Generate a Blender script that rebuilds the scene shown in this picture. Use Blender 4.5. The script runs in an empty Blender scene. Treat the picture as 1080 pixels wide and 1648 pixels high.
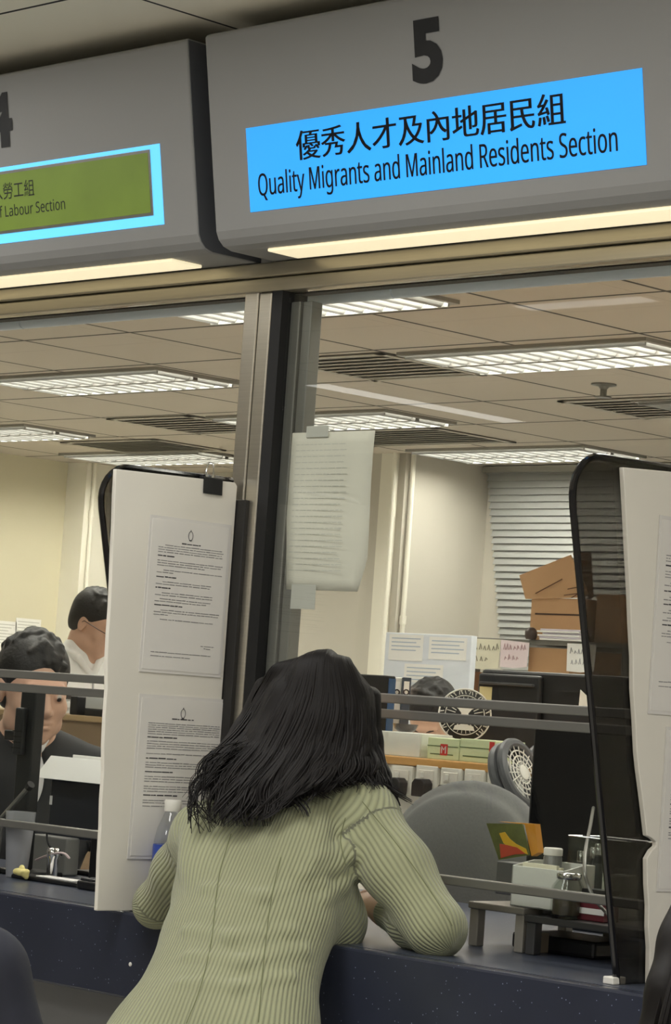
import bpy, bmesh, math, random
import numpy as np
from mathutils import Vector, Matrix

random.seed(7)
SC = bpy.context.scene
COL = SC.collection
PI = math.pi

# ------------------------------------------------------------------ camera
# world: X runs along the counter to the right, Y into the office, Z up (metres)
W, H = 1080.0, 1648.0
FPX = 4298.84
XD = np.array([0.70637599, -0.0026345, -0.70783191])
YD = np.array([0.70442518, 0.10067887, 0.70260155])
ZD = np.array([0.06941271, -0.99491549, 0.07297294])
RW = np.stack([XD, YD, ZD], 1)              # camera (right, down, forward) = RW @ world
CAM = np.array([3.66844, -3.49188, 1.50060])
VR, VD, VF = RW[0], RW[1], RW[2]            # world vectors of view right / down / forward

cam_data = bpy.data.cameras.new('camera')
cam_data.sensor_fit = 'HORIZONTAL'
cam_data.sensor_width = 36.0
cam_data.lens = 36.0 * FPX / W
cam_data.clip_start = 0.05
cam_data.clip_end = 60
cam = bpy.data.objects.new('camera', cam_data)
COL.objects.link(cam)
cam.matrix_world = Matrix(((VR[0], -VD[0], -VF[0], CAM[0]), (VR[1], -VD[1], -VF[1], CAM[1]),
                           (VR[2], -VD[2], -VF[2], CAM[2]), (0, 0, 0, 1)))
SC.camera = cam

# ------------------------------------------------------------------ light and exposure
SC.view_settings.view_transform = 'Standard'
SC.view_settings.look = 'None'
SC.view_settings.gamma = 1.0
SC.view_settings.exposure = 0.0
SC.view_settings.use_curve_mapping = False
OFFICE_EMIT = 24.0
world = bpy.data.worlds.new('world')
SC.world = world
world.use_nodes = True
world.node_tree.nodes['Background'].inputs[0].default_value = (0.9, 0.95, 1.0, 1)
world.node_tree.nodes['Background'].inputs[1].default_value = 0.05


def area(name, loc, size, energy, color=(1, 0.985, 0.95), rot=(0, 0, 0)):
    d = bpy.data.lights.new(name, 'AREA')
    d.shape = 'RECTANGLE'
    d.size, d.size_y = size
    d.energy = energy
    d.color = color
    o = bpy.data.objects.new(name, d)
    COL.objects.link(o)
    o.location = loc
    o.rotation_euler = rot
    return o


# fluorescent battens in the public hall's ceiling, in front of the counter
for x, y, w, d, e in [(0.5, -1.5, 0.6, 1.2, 24), (2.6, -1.3, 0.6, 1.2, 24), (0.5, -3.8, 0.6, 1.2, 24), (2.6, -3.8, 0.6, 1.2, 24), (4.8, -1.5, 0.6, 1.2, 26),
                      (4.8, -3.8, 0.6, 1.2, 26), (-1.3, -0.85, 1.2, 0.4, 14), (-3.85, -4.4, 0.13, 1.2, 2.2), (-1.5, -2.62, 0.5, 0.10, 0.35)]:
    area('hall_light', (x, y, 2.765), (w, d), e)

# ------------------------------------------------------------------ pixel <-> place helpers


def ray(px, py):
    return RW.T @ np.array([px - 540.0, py - 824.0, FPX])


def at(px, py, depth):
    return CAM + ray(px, py) / FPX * depth


def onX(px, py, x):
    d = ray(px, py)
    return CAM + d * ((x - CAM[0]) / d[0])


def onY(px, py, y):
    d = ray(px, py)
    return CAM + d * ((y - CAM[1]) / d[1])


def onZ(px, py, z):
    d = ray(px, py)
    return CAM + d * ((z - CAM[2]) / d[2])


def v3(p):
    return np.array(p, float)


def nrm(p):
    p = np.array(p, float)
    return p / np.linalg.norm(p)


class Frame:
    """a flat working plane: origin o, axes u (right), v (up), n (out)"""

    def __init__(s, o, u, v):
        s.o, s.u, s.v = v3(o), nrm(u), nrm(v)
        s.n = np.cross(s.u, s.v)

    def pt(s, a, b, c=0.0):
        return s.o + s.u * a + s.v * b + s.n * c

    def px(s, x, y):
        d = ray(x, y)
        t = ((s.o - CAM) @ s.n) / (d @ s.n)
        q = CAM + d * t - s.o
        return float(q @ s.u), float(q @ s.v)


def FY(y):
    return Frame((0, y, 0), (1, 0, 0), (0, 0, 1))     # faces -Y, a = X, b = Z


def FX(x):
    return Frame((x, 0, 0), (0, 1, 0), (0, 0, 1))     # faces +X, a = Y, b = Z


# ------------------------------------------------------------------ materials
def lin(c):
    c = c / 255.0
    return c / 12.92 if c <= 0.04045 else ((c + 0.055) / 1.055) ** 2.4


MATS = {}


def mat(name, rgb, rough=0.5, metal=0.0, noise=0.08, scale=14.0, bump=0.0, emit=0.0, trans=0.0, coat=0.0, alpha=1.0, spec=0.5, stretch=None):
    if name in MATS:
        return MATS[name]
    m = bpy.data.materials.new(name)
    m.use_nodes = True
    nt = m.node_tree
    b = nt.nodes['Principled BSDF']
    col = [lin(c) for c in rgb]
    tc = nt.nodes.new('ShaderNodeTexCoord')
    nz = nt.nodes.new('ShaderNodeTexNoise')
    nz.inputs['Scale'].default_value = scale
    nz.inputs['Detail'].default_value = 4
    if stretch:
        mp = nt.nodes.new('ShaderNodeMapping')
        mp.inputs['Scale'].default_value = stretch
        nt.links.new(tc.outputs['Object'], mp.inputs[0])
        nt.links.new(mp.outputs[0], nz.inputs['Vector'])
    else:
        nt.links.new(tc.outputs['Object'], nz.inputs['Vector'])
    mx = nt.nodes.new('ShaderNodeMix')
    mx.data_type = 'RGBA'
    mx.inputs['A'].default_value = [c * (1 - noise) for c in col] + [1]
    mx.inputs['B'].default_value = [min(1, c * (1 + noise)) for c in col] + [1]
    nt.links.new(nz.outputs['Fac'], mx.inputs['Factor'])
    nt.links.new(mx.outputs['Result'], b.inputs['Base Color'])
    b.inputs['Roughness'].default_value = rough
    b.inputs['Metallic'].default_value = metal
    b.inputs['Specular IOR Level'].default_value = spec
    b.inputs['Transmission Weight'].default_value = trans
    b.inputs['Coat Weight'].default_value = coat
    b.inputs['Alpha'].default_value = alpha
    if emit:
        nt.links.new(mx.outputs['Result'], b.inputs['Emission Color'])
        b.inputs['Emission Strength'].default_value = emit
    if bump:
        bp = nt.nodes.new('ShaderNodeBump')
        bp.inputs['Strength'].default_value = bump
        bp.inputs['Distance'].default_value = 0.004
        nt.links.new(nz.outputs['Fac'], bp.inputs['Height'])
        nt.links.new(bp.outputs[0], b.inputs['Normal'])
    MATS[name] = m
    return m


def glass_mat(name, tint, gloss=1.0, rough=0.0):
    m = bpy.data.materials.new(name)
    m.use_nodes = True
    nt = m.node_tree
    nt.nodes.remove(nt.nodes['Principled BSDF'])
    out = nt.nodes['Material Output']
    tr = nt.nodes.new('ShaderNodeBsdfTransparent')
    gl = nt.nodes.new('ShaderNodeBsdfGlossy')
    lw = nt.nodes.new('ShaderNodeLayerWeight')
    lw.inputs['Blend'].default_value = 0.5
    pw = nt.nodes.new('ShaderNodeMath')          # Schlick: 0.04 + 0.96 * (1 - cos)^5
    pw.operation = 'POWER'
    pw.inputs[1].default_value = 5.0
    mul = nt.nodes.new('ShaderNodeMath')
    mul.operation = 'MULTIPLY_ADD'
    mul.inputs[1].default_value = 0.96 * gloss
    mul.inputs[2].default_value = 0.04 * gloss
    nz = nt.nodes.new('ShaderNodeTexNoise')
    nz.inputs['Scale'].default_value = 3.0
    mx0 = nt.nodes.new('ShaderNodeMix')
    mx0.data_type = 'RGBA'
    mx0.inputs['A'].default_value = [t * 0.985 for t in tint] + [1]
    mx0.inputs['B'].default_value = list(tint) + [1]
    nt.links.new(nz.outputs['Fac'], mx0.inputs['Factor'])
    nt.links.new(mx0.outputs['Result'], tr.inputs[0])
    gl.inputs['Roughness'].default_value = rough
    mix = nt.nodes.new('ShaderNodeMixShader')
    nt.links.new(lw.outputs['Facing'], pw.inputs[0])
    nt.links.new(pw.outputs[0], mul.inputs[0])
    nt.links.new(mul.outputs[0], mix.inputs[0])
    nt.links.new(tr.outputs[0], mix.inputs[1])
    nt.links.new(gl.outputs[0], mix.inputs[2])
    nt.links.new(mix.outputs[0], out.inputs[0])
    return m


# ------------------------------------------------------------------ mesh building
ORG = {}


class MB:
    def __init__(s):
        s.v, s.f = [], []

    def add(s, vs, fs):
        n = len(s.v)
        s.v += [tuple(map(float, p)) for p in vs]
        s.f += [tuple(i + n for i in f) for f in fs]
        return s

    def fbox(s, fr, a0, a1, b0, b1, c0, c1):
        P = [fr.pt(a, b, c) for c in (c0, c1) for b in (b0, b1) for a in (a0, a1)]
        return s.add(P, [(0, 2, 3, 1), (4, 5, 7, 6), (0, 1, 5, 4), (2, 6, 7, 3), (0, 4, 6, 2), (1, 3, 7, 5)])

    def box(s, x0, x1, y0, y1, z0, z1):
        P = [(x, y, z) for z in (z0, z1) for y in (y0, y1) for x in (x0, x1)]
        return s.add(P, [(0, 2, 3, 1), (4, 5, 7, 6), (0, 1, 5, 4), (2, 6, 7, 3), (0, 4, 6, 2), (1, 3, 7, 5)])

    def prism(s, fr, poly, c0, c1):
        n = len(poly)
        area2 = sum(poly[i][0] * poly[(i + 1) % n][1] - poly[(i + 1) % n][0] * poly[i][1] for i in range(n))
        if area2 < 0:
            poly = poly[::-1]
        P = [fr.pt(a, b, c0) for a, b in poly] + [fr.pt(a, b, c1) for a, b in poly]
        F = [tuple(range(n - 1, -1, -1)), tuple(range(n, 2 * n))]
        F += [(i, (i + 1) % n, n + (i + 1) % n, n + i) for i in range(n)]
        return s.add(P, F)

    def tube(s, pts, rad, n=8, flat=1.0):
        pts = [v3(p) for p in pts]
        if not hasattr(rad, '__len__'):
            rad = [rad] * len(pts)
        P, F = [], []
        t0 = nrm(pts[1] - pts[0])
        ref = np.array([0, 0, 1.0]) if abs(t0[2]) < 0.9 else np.array([1.0, 0, 0])
        u = nrm(np.cross(ref, t0))
        for i, p in enumerate(pts):
            t = nrm(pts[min(i + 1, len(pts) - 1)] - pts[max(i - 1, 0)])
            u = nrm(u - t * (u @ t))
            w = np.cross(t, u)
            for k in range(n):
                a = 2 * PI * k / n
                P.append(p + rad[i] * (u * math.cos(a) + w * math.sin(a) * flat))
        for i in range(len(pts) - 1):
            for k in range(n):
                k2 = (k + 1) % n
                F.append((i * n + k, i * n + k2, (i + 1) * n + k2, (i + 1) * n + k))
        F.append(tuple(range(n - 1, -1, -1)))
        F.append(tuple((len(pts) - 1) * n + k for k in range(n)))
        return s.add(P, F)

    def lathe(s, o, axis, prof, n=24):
        """prof: list of (radius, height along axis)"""
        o, ax = v3(o), nrm(axis)
        ref = np.array([0, 0, 1.0]) if abs(ax[2]) < 0.9 else np.array([1.0, 0, 0])
        u = nrm(np.cross(ref, ax))
        w = np.cross(ax, u)
        P, F = [], []
        for r, h in prof:
            for k in range(n):
                a = 2 * PI * k / n
                P.append(o + ax * h + max(r, 1e-4) * (u * math.cos(a) + w * math.sin(a)))
        m = len(prof)
        for i in range(m - 1):
            for k in range(n):
                k2 = (k + 1) % n
                F.append((i * n + k, i * n + k2, (i + 1) * n + k2, (i + 1) * n + k))
        F.append(tuple(range(n - 1, -1, -1)))
        F.append(tuple((m - 1) * n + k for k in range(n)))
        return s.add(P, F)

    def torus(s, o, axis, R, r, n=32, m=8):
        o, ax = v3(o), nrm(axis)
        ref = np.array([0, 0, 1.0]) if abs(ax[2]) < 0.9 else np.array([1.0, 0, 0])
        u = nrm(np.cross(ref, ax))
        w = np.cross(ax, u)
        P, F = [], []
        for i in range(n):
            a = 2 * PI * i / n
            d = u * math.cos(a) + w * math.sin(a)
            for k in range(m):
                b = 2 * PI * k / m
                P.append(o + d * (R + r * math.cos(b)) + ax * r * math.sin(b))
        for i in range(n):
            for k in range(m):
                F.append((i * m + k, ((i + 1) % n) * m + k, ((i + 1) % n) * m + (k + 1) % m, i * m + (k + 1) % m))
        return s.add(P, F)

    def build(s, name, m, parent=None, bevel=0.0, smooth=False, angle=35):
        V = np.array(s.v)
        if parent is None:
            org = np.array([(V[:, 0].min() + V[:, 0].max()) / 2, (V[:, 1].min() + V[:, 1].max()) / 2, V[:, 2].min()])
        else:
            org = ORG[parent.name]
        me = bpy.data.meshes.new(name)
        me.from_pydata([tuple(p) for p in (V - org)], [], s.f)
        me.update()
        return finish(name, me, m, parent, org, bevel, smooth, angle)


def finish(name, me, m, parent, org, bevel=0.0, smooth=False, angle=35):
    bm = bmesh.new()
    bm.from_mesh(me)
    bmesh.ops.recalc_face_normals(bm, faces=bm.faces)
    if smooth:
        lim = math.radians(angle)
        for f in bm.faces:
            f.smooth = True
        for e in bm.edges:
            if len(e.link_faces) == 2 and e.calc_face_angle(0) > lim:
                e.smooth = False
    bm.to_mesh(me)
    bm.free()
    me.materials.append(m)
    o = bpy.data.objects.new(name, me)
    COL.objects.link(o)
    if parent is None:
        o.location = org
    else:
        o.parent = parent
    ORG[o.name] = org
    if bevel:
        md = o.modifiers.new('bevel', 'BEVEL')
        md.width = bevel
        md.segments = 2
        md.limit_method = 'ANGLE'
        md.angle_limit = math.radians(40)
    return o


def merge(dst, src):
    """fold print into the sheet it is printed on (one mesh, second material)"""
    bm = bmesh.new()
    bm.from_mesh(dst.data)
    n = len(bm.faces)
    bm.from_mesh(src.data)
    k = len(dst.data.materials)
    bm.faces.ensure_lookup_table()
    for f in bm.faces[n:]:
        f.material_index = k
    bm.to_mesh(dst.data)
    bm.free()
    dst.data.materials.append(src.data.materials[0])
    bpy.data.objects.remove(src)


def thing(name, label, cat, loc, group=None):
    o = bpy.data.objects.new(name, None)
    o.empty_display_size = 0.05
    COL.objects.link(o)
    o.location = tuple(map(float, loc))
    ORG[o.name] = v3(loc)
    return tag(o, label, cat, group)


def tag(o, label, cat, group=None):
    o['label'] = label
    o['category'] = cat
    if group:
        o['group'] = group
    return o


def struct(o):
    o['kind'] = 'structure'
    return o


def dup(src, offset, label, group=None):
    """a copy of a thing with copies of its parts and sub-parts"""
    r = src.copy()
    COL.objects.link(r)
    r.location = Vector(src.location) + Vector([float(q) for q in offset])
    r['label'] = label
    ORG[r.name] = ORG[src.name] + v3(offset)
    if group:
        r['group'] = group
    for ch in list(src.children):
        c = ch.copy()
        COL.objects.link(c)
        c.parent = r
        for g in list(ch.children):
            d = g.copy()
            COL.objects.link(d)
            d.parent = c
    return r


def latin_font():
    """the grotesque that ships with Blender, when this build has it"""
    import os
    try:
        return bpy.data.fonts.load(os.path.join(bpy.utils.system_resource('DATAFILES'), 'fonts', 'NotoSansHebrew-Regular.woff2'))
    except Exception:
        return None


LATIN = latin_font()


def lettering(text, m, parent, fr, x0, x1, b0, b1, c=0.0015, bold=0.0, name='lettering', shifts=(0.0,)):
    """flat letters fitted between a = x0..x1 and b = b0..b1 on a frame"""
    cu = bpy.data.curves.new('letters', 'FONT')
    cu.body = text
    cu.offset = bold
    if LATIN is not None and text.isascii() and len(text) > 2:
        cu.font = LATIN
    cu.resolution_u = 4
    o = bpy.data.objects.new('letters', cu)
    COL.objects.link(o)
    bpy.context.view_layer.update()
    me = bpy.data.meshes.new_from_object(o.evaluated_get(bpy.context.evaluated_depsgraph_get()))
    bpy.data.objects.remove(o)
    n = len(me.vertices)
    co = np.zeros(n * 3)
    me.vertices.foreach_get('co', co)
    co = co.reshape(-1, 3)
    lo, hi = co.min(0), co.max(0)
    a = x0 + (co[:, 0] - lo[0]) / (hi[0] - lo[0]) * (x1 - x0)
    b = b0 + (co[:, 1] - lo[1]) / (hi[1] - lo[1]) * (b1 - b0)
    P = [fr.pt(p, q, c) for p, q in zip(a, b)]
    fs = [tuple(p.vertices) for p in me.polygons]
    bpy.data.meshes.remove(me)
    mb = MB()
    for dx in shifts:
        mb.add([q + fr.u * dx for q in P], fs)
    return mb.build(name, m, parent)


# ------------------------------------------------------------------ smooth solids for bodies, hair and cloth
class Solid:
    """a blend of tapered limbs and ellipsoids, meshed as one smooth surface"""

    def __init__(s):
        s.p = []

    def limb(s, a, b, ra, rb, k=0.02, g=0, op='+'):
        s.p.append(('c', v3(a), v3(b), ra, rb, k, g, op))
        return s

    def chain(s, pts, rads, k=0.02, g=0):
        for i in range(len(pts) - 1):
            s.limb(pts[i], pts[i + 1], rads[i], rads[i + 1], k, g)
        return s

    def ell(s, c, r, M=None, k=0.02, g=0, op='+'):
        s.p.append(('e', v3(c), v3(r), np.eye(3) if M is None else np.array(M), 0, k, g, op))
        return s

    def bbox(s, q):
        if q[0] == 'c':
            r = max(q[3], q[4])
            return np.minimum(q[1], q[2]) - r, np.maximum(q[1], q[2]) + r
        ext = np.sqrt(((q[3] * q[2][None, :]) ** 2).sum(1))
        return q[1] - ext, q[1] + ext

    @staticmethod
    def dist(q, P):
        if q[0] == 'c':
            a, b, ra, rb = q[1:5]
            ba = b - a
            L2 = max(ba @ ba, 1e-12)
            t = np.clip(((P - a) @ ba) / L2, 0, 1)
            d = np.linalg.norm(P - a - t[..., None] * ba, axis=-1)
            return d - (ra + (rb - ra) * t)
        L = (P - q[1]) @ q[3]
        k0 = np.linalg.norm(L / q[2], axis=-1)
        k1 = np.linalg.norm(L / (q[2] ** 2), axis=-1)
        return k0 * (k0 - 1) / np.maximum(k1, 1e-9)

    def mesh(s, h):
        bb = [s.bbox(q) for q in s.p if q[7] == '+']
        lo = np.min([b[0] for b in bb], 0) - 4 * h
        hi = np.max([b[1] for b in bb], 0) + 4 * h
        dim = np.ceil((hi - lo) / h).astype(int) + 1
        F = np.full(dim, 1.0, np.float32)
        for q in s.p:
            b0, b1 = s.bbox(q)
            pad = q[5] + 3 * h
            i0 = np.maximum(((b0 - pad - lo) / h).astype(int), 0)
            i1 = np.minimum(((b1 + pad - lo) / h).astype(int) + 2, dim)
            if (i1 <= i0).any():
                continue
            ax = [lo[k] + h * np.arange(i0[k], i1[k]) for k in range(3)]
            P = np.stack(np.meshgrid(*ax, indexing='ij'), -1)
            d = s.dist(q, P)
            sl = tuple(slice(i0[k], i1[k]) for k in range(3))
            A = F[sl]
            k = max(q[5], 1e-5)
            if q[7] == '+':
                t = np.clip(0.5 + 0.5 * (A - d) / k, 0, 1)
                F[sl] = A + (d - A) * t - k * t * (1 - t)
            else:
                d = -d
                t = np.clip(0.5 - 0.5 * (A - d) / k, 0, 1)
                F[sl] = A + (d - A) * t + k * t * (1 - t)
        S = F < 0
        n = np.array(F.shape) - 1
        cnt = np.zeros(n, np.int8)
        cs = [(i, j, k) for i in (0, 1) for j in (0, 1) for k in (0, 1)]
        for i, j, k in cs:
            cnt += S[i:n[0] + i, j:n[1] + j, k:n[2] + k]
        act = (cnt > 0) & (cnt < 8)
        I = np.argwhere(act)
        idx = np.full(n, -1, np.int64)
        idx[act] = np.arange(len(I))
        pos = np.zeros((len(I), 3))
        num = np.zeros(len(I))
        for a in cs:
            for k in range(3):
                if a[k] == 1:
                    continue
                b = list(a)
                b[k] = 1
                fa = F[I[:, 0] + a[0], I[:, 1] + a[1], I[:, 2] + a[2]].astype(float)
                fb = F[I[:, 0] + b[0], I[:, 1] + b[1], I[:, 2] + b[2]].astype(float)
                cr = (fa < 0) != (fb < 0)
                t = np.where(cr, fa / np.where(cr, fa - fb, 1), 0)
                e = np.array(a, float)[None, :].repeat(len(I), 0)
                e[:, k] += t
                pos += e * cr[:, None]
                num += cr
        V = lo + h * (I + pos / num[:, None])
        faces = []
        for ax_ in range(3):
            u, w = (ax_ + 1) % 3, (ax_ + 2) % 3
            sl0 = [slice(None)] * 3
            sl1 = [slice(None)] * 3
            sl0[ax_], sl1[ax_] = slice(0, -1), slice(1, None)
            A, B = S[tuple(sl0)], S[tuple(sl1)]
            E = np.argwhere(A != B)
            E = E[(E[:, u] > 0) & (E[:, w] > 0) & (E[:, u] < n[u]) & (E[:, w] < n[w])]
            ins = A[E[:, 0], E[:, 1], E[:, 2]]

            def cell(du, dw):
                q = E.copy()
                q[:, u] += du
                q[:, w] += dw
                return idx[q[:, 0], q[:, 1], q[:, 2]]
            Q = np.stack([cell(-1, -1), cell(0, -1), cell(0, 0), cell(-1, 0)], 1)
            Q[~ins] = Q[~ins][:, ::-1]
            faces.append(Q)
        return V, np.concatenate(faces)

    def build(s, name, m, parent, h=0.005, post=None, rib=None):
        V, Fc = s.mesh(h)
        if post is not None:
            V = post(V)
        org = ORG[parent.name]
        me = bpy.data.meshes.new(name)
        me.from_pydata((V - org).tolist(), [], Fc.tolist())
        me.update()
        if rib is not None:
            at_ = me.attributes.new('rib', 'FLOAT', 'POINT')
            at_.data.foreach_set('value', rib(V).astype(np.float32))
        me.polygons.foreach_set('use_smooth', [True] * len(me.polygons))
        me.materials.append(m)
        o = bpy.data.objects.new(name, me)
        COL.objects.link(o)
        o.parent = parent
        ORG[o.name] = org
        return o
# ------------------------------------------------------------------ material library
M_steel = mat('brushed_steel', (196, 190, 176), 0.3, 0.9, 0.12, 8, stretch=(1, 1, 40))
M_steel_h = mat('brushed_steel_header', (190, 182, 162), 0.34, 0.8, 0.12, 6, stretch=(1, 30, 30))
M_black = mat('black_plastic', (22, 22, 24), 0.42, noise=0.15)
M_gasket = mat('black_gasket', (9, 9, 10), 0.7)
M_white = mat('white_paint', (222, 220, 212), 0.5)
M_wall = mat('cream_wall_paint', (218, 211, 184), 0.75, noise=0.03, scale=2.5)
M_wall_g = mat('pale_wall_paint', (196, 191, 179), 0.75, noise=0.03, scale=2.5)
M_column = mat('white_column_paint', (236, 232, 218), 0.6, noise=0.03)
M_hallwall = mat('hall_wall_paint', (168, 166, 160), 0.8, noise=0.04, scale=2)
M_floor = mat('grey_vinyl_floor', (214, 211, 204), 0.45, noise=0.06, scale=5)
M_carpet = mat('office_carpet', (214, 213, 210), 0.6, noise=0.05, scale=30)
M_sign = mat('grey_sign_enamel', (142, 142, 141), 0.5, noise=0.02, scale=3)
M_paper = mat('white_paper', (240, 239, 235), 0.65, noise=0.03)
M_ink = mat('black_ink', (26, 26, 30), 0.6)
M_blackpaint = mat('black_letter_paint', (14, 15, 18), 0.6)
M_foam = mat('cream_foam_board', (228, 224, 213), 0.7, noise=0.05, scale=7, bump=0.08)
M_metalgrey = mat('grey_metal', (128, 127, 122), 0.4, 0.5)
M_alu = mat('aluminium', (176, 176, 172), 0.3, 0.85)
M_wood = mat('honey_wood_edge', (196, 150, 88), 0.45, noise=0.2, scale=6, stretch=(1, 12, 12))
M_skin = mat('skin', (214, 168, 138), 0.5, noise=0.05, scale=20)
M_card = mat('brown_cardboard', (184, 144, 104), 0.8, noise=0.07, scale=5)
M_card_d = mat('dark_cardboard', (112, 78, 52), 0.8, noise=0.07, scale=5)
M_chrome = mat('chrome', (215, 215, 215), 0.12, 1.0, 0.02)
G_clear = glass_mat('window_glass', (0.955, 0.965, 0.955), 1.0)
G_acryl = glass_mat('clear_acrylic', (0.86, 0.88, 0.86), 1.4)
G_smoke = glass_mat('smoked_acrylic', (0.37, 0.36, 0.345), 0.8, 0.02)
G_frost = mat('frosted_plastic', (236, 238, 230), 0.4, trans=0.2, noise=0.04)


def emit_mat(name, rgb, strength, noise=0.05, scale=3.0):
    return mat(name, rgb, 0.5, noise=noise, scale=scale, emit=strength)


def ceiling_mat(name, rgb, x0, dx, y0, dy, half):
    m = mat(name, rgb, 0.85, noise=0.04, scale=1.6)
    nt = m.node_tree
    b = nt.nodes['Principled BSDF']
    src = b.inputs['Base Color'].links[0].from_socket
    geo = nt.nodes.new('ShaderNodeNewGeometry')
    sep = nt.nodes.new('ShaderNodeSeparateXYZ')
    nt.links.new(geo.outputs['Position'], sep.inputs[0])

    def op(o, a, c=None):
        n = nt.nodes.new('ShaderNodeMath')
        n.operation = o
        for i, q in enumerate((a, c)):
            if q is None:
                continue
            if isinstance(q, (int, float)):
                n.inputs[i].default_value = q
            else:
                nt.links.new(q, n.inputs[i])
        return n.outputs[0]
    masks = []
    for ax, o0, d in ((0, x0, dx), (1, y0, dy)):
        t = op('SUBTRACT', sep.outputs[ax], o0)
        t = op('ADD', t, d / 2 + 100 * d)
        t = op('MODULO', t, d)
        t = op('ABSOLUTE', op('SUBTRACT', t, d / 2))
        masks.append(op('LESS_THAN', t, half))
    mk = op('MAXIMUM', masks[0], masks[1])
    mx = nt.nodes.new('ShaderNodeMix')
    mx.data_type = 'RGBA'
    nt.links.new(mk, mx.inputs['Factor'])
    nt.links.new(src, mx.inputs['A'])
    mx.inputs['B'].default_value = (0.02, 0.018, 0.016, 1)
    nt.links.new(mx.outputs['Result'], b.inputs['Base Color'])
    return m


def stone_mat(name, base, spk, dens=0.14):
    m = mat(name, base, 0.28, noise=0.25, scale=9)
    nt = m.node_tree
    b = nt.nodes['Principled BSDF']
    src = b.inputs['Base Color'].links[0].from_socket
    tc = nt.nodes.new('ShaderNodeTexCoord')
    vo = nt.nodes.new('ShaderNodeTexVoronoi')
    vo.inputs['Scale'].default_value = 130
    nt.links.new(tc.outputs['Object'], vo.inputs['Vector'])
    lt = nt.nodes.new('ShaderNodeMath')
    lt.operation = 'LESS_THAN'
    lt.inputs[1].default_value = dens
    nt.links.new(vo.outputs['Distance'], lt.inputs[0])
    sp = nt.nodes.new('ShaderNodeSeparateColor')
    nt.links.new(vo.outputs['Color'], sp.inputs[0])
    gt = nt.nodes.new('ShaderNodeMath')
    gt.operation = 'GREATER_THAN'
    gt.inputs[1].default_value = 0.72
    nt.links.new(sp.outputs[0], gt.inputs[0])
    ml = nt.nodes.new('ShaderNodeMath')
    ml.operation = 'MULTIPLY'
    nt.links.new(lt.outputs[0], ml.inputs[0])
    nt.links.new(gt.outputs[0], ml.inputs[1])
    mx = nt.nodes.new('ShaderNodeMix')
    mx.data_type = 'RGBA'
    nt.links.new(ml.outputs[0], mx.inputs['Factor'])
    nt.links.new(src, mx.inputs['A'])
    mx.inputs['B'].default_value = [lin(c) for c in spk] + [1]
    nt.links.new(mx.outputs['Result'], b.inputs['Base Color'])
    return m


M_stone = stone_mat('navy_speckled_stone', (44, 48, 62), (130, 140, 160))
M_stone_top = stone_mat('navy_speckled_stone_top', (62, 68, 82), (130, 140, 160))
M_ceil = ceiling_mat('office_ceiling_tiles', (194, 184, 170), -2.0, 0.564, 2.23, 0.59, 0.008)
M_ceil_h = ceiling_mat('hall_ceiling_panels', (238, 232, 214), -0.095, 1.2, -0.43, 0.6, 0.004)

# ------------------------------------------------------------------ the setting
ZC = 2.70          # office ceiling
ZF = 0.35          # raised office floor
struct(MB().box(-7.6, 6.5, -6.2, 0.0, -0.1, 0.0).build('floor', M_floor))
struct(MB().box(-7.6, 3.2, 0.0, 6.3, ZF - 0.1, ZF).build('floor_office', M_carpet))
struct(MB().box(-7.6, 6.5, -6.2, 0.0, 2.785, 2.88).build('ceiling', M_ceil_h))
struct(MB().box(-7.6, 3.2, 0.06, 6.3, ZC, ZC + 0.1).build('ceiling_office', M_ceil))
struct(MB().box(-7.6, -7.4, 0.0, 6.2, 0.0, ZC).build('wall_left', M_wall))
struct(MB().box(-7.6, 3.2, 6.0, 6.2, 0.0, ZC).build('wall_back', M_wall_g))
struct(MB().box(3.0, 3.2, 0.0, 6.2, 0.0, ZC).build('wall_right', M_wall_g))
struct(MB().box(-7.6, -7.4, -6.2, 0.0, 0.0, 2.8).build('wall_hall_left', M_hallwall))
struct(MB().box(6.3, 6.5, -6.2, 0.0, 0.0, 2.8).build('wall_hall_right', M_hallwall))
struct(MB().box(-7.6, 6.5, -6.2, -6.0, 0.0, 2.8).build('wall_front', M_hallwall))
struct(MB().box(-7.6, 6.5, 0.0, 0.06, 2.345, 2.88).build('wall_above_counter', M_hallwall))
struct(MB().box(3.0, 6.5, 0.0, 0.06, 0.0, 2.345).build('wall_beside_counter', M_hallwall))
struct(MB().box(-7.6, 3.0, 0.0, 0.06, 0.0, 1.06).build('wall_below_counter', M_hallwall))
# boxed-in pillar on the back wall and the white column in the left corner
pil = struct(MB().box(-5.95, -4.87, 5.42, 6.0, ZF, ZC).build('wall_pillar', M_wall_g))
fr = FY(5.42)
a0, _ = fr.px(607, 900)
a1, _ = fr.px(632, 900)
MB().box(a0, a1, 5.405, 5.42, ZF, ZC).build('white_strip', M_column, pil)
struct(MB().box(-7.4, -7.24, 5.47, 5.72, ZF, ZC).build('wall_column', M_column))


def conduit(x, y, zj, name='wall_conduit', label='', r=0.012):
    t = thing(name, label, 'pipe', (x, y, ZF), 'thin conduits up the office walls')
    MB().tube([(x, y, ZF), (x, y, ZC)], r, 10).build('pipe', M_column, t, smooth=True)
    for z in zj:
        MB().tube([(x, y, z - 0.02), (x, y, z + 0.02)], r * 1.35, 10).build('pipe_clip', M_column, t, smooth=True)


q = onY(629, 850, 5.385)
conduit(q[0], 5.385, [onY(626, 825, 5.385)[2]], label='white conduit at the left edge of the pale pillar behind the glass')
q = onX(655, 900, -4.85)
conduit(-4.85, q[1], [onX(648, 998, -4.85)[2]], label='thin conduit on the right side of the pale pillar')
q = onX(146, 850, -7.225)
conduit(-7.225, q[1], [onX(142, 826, -7.225)[2]], label='white conduit on the column in the far left corner')

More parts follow.
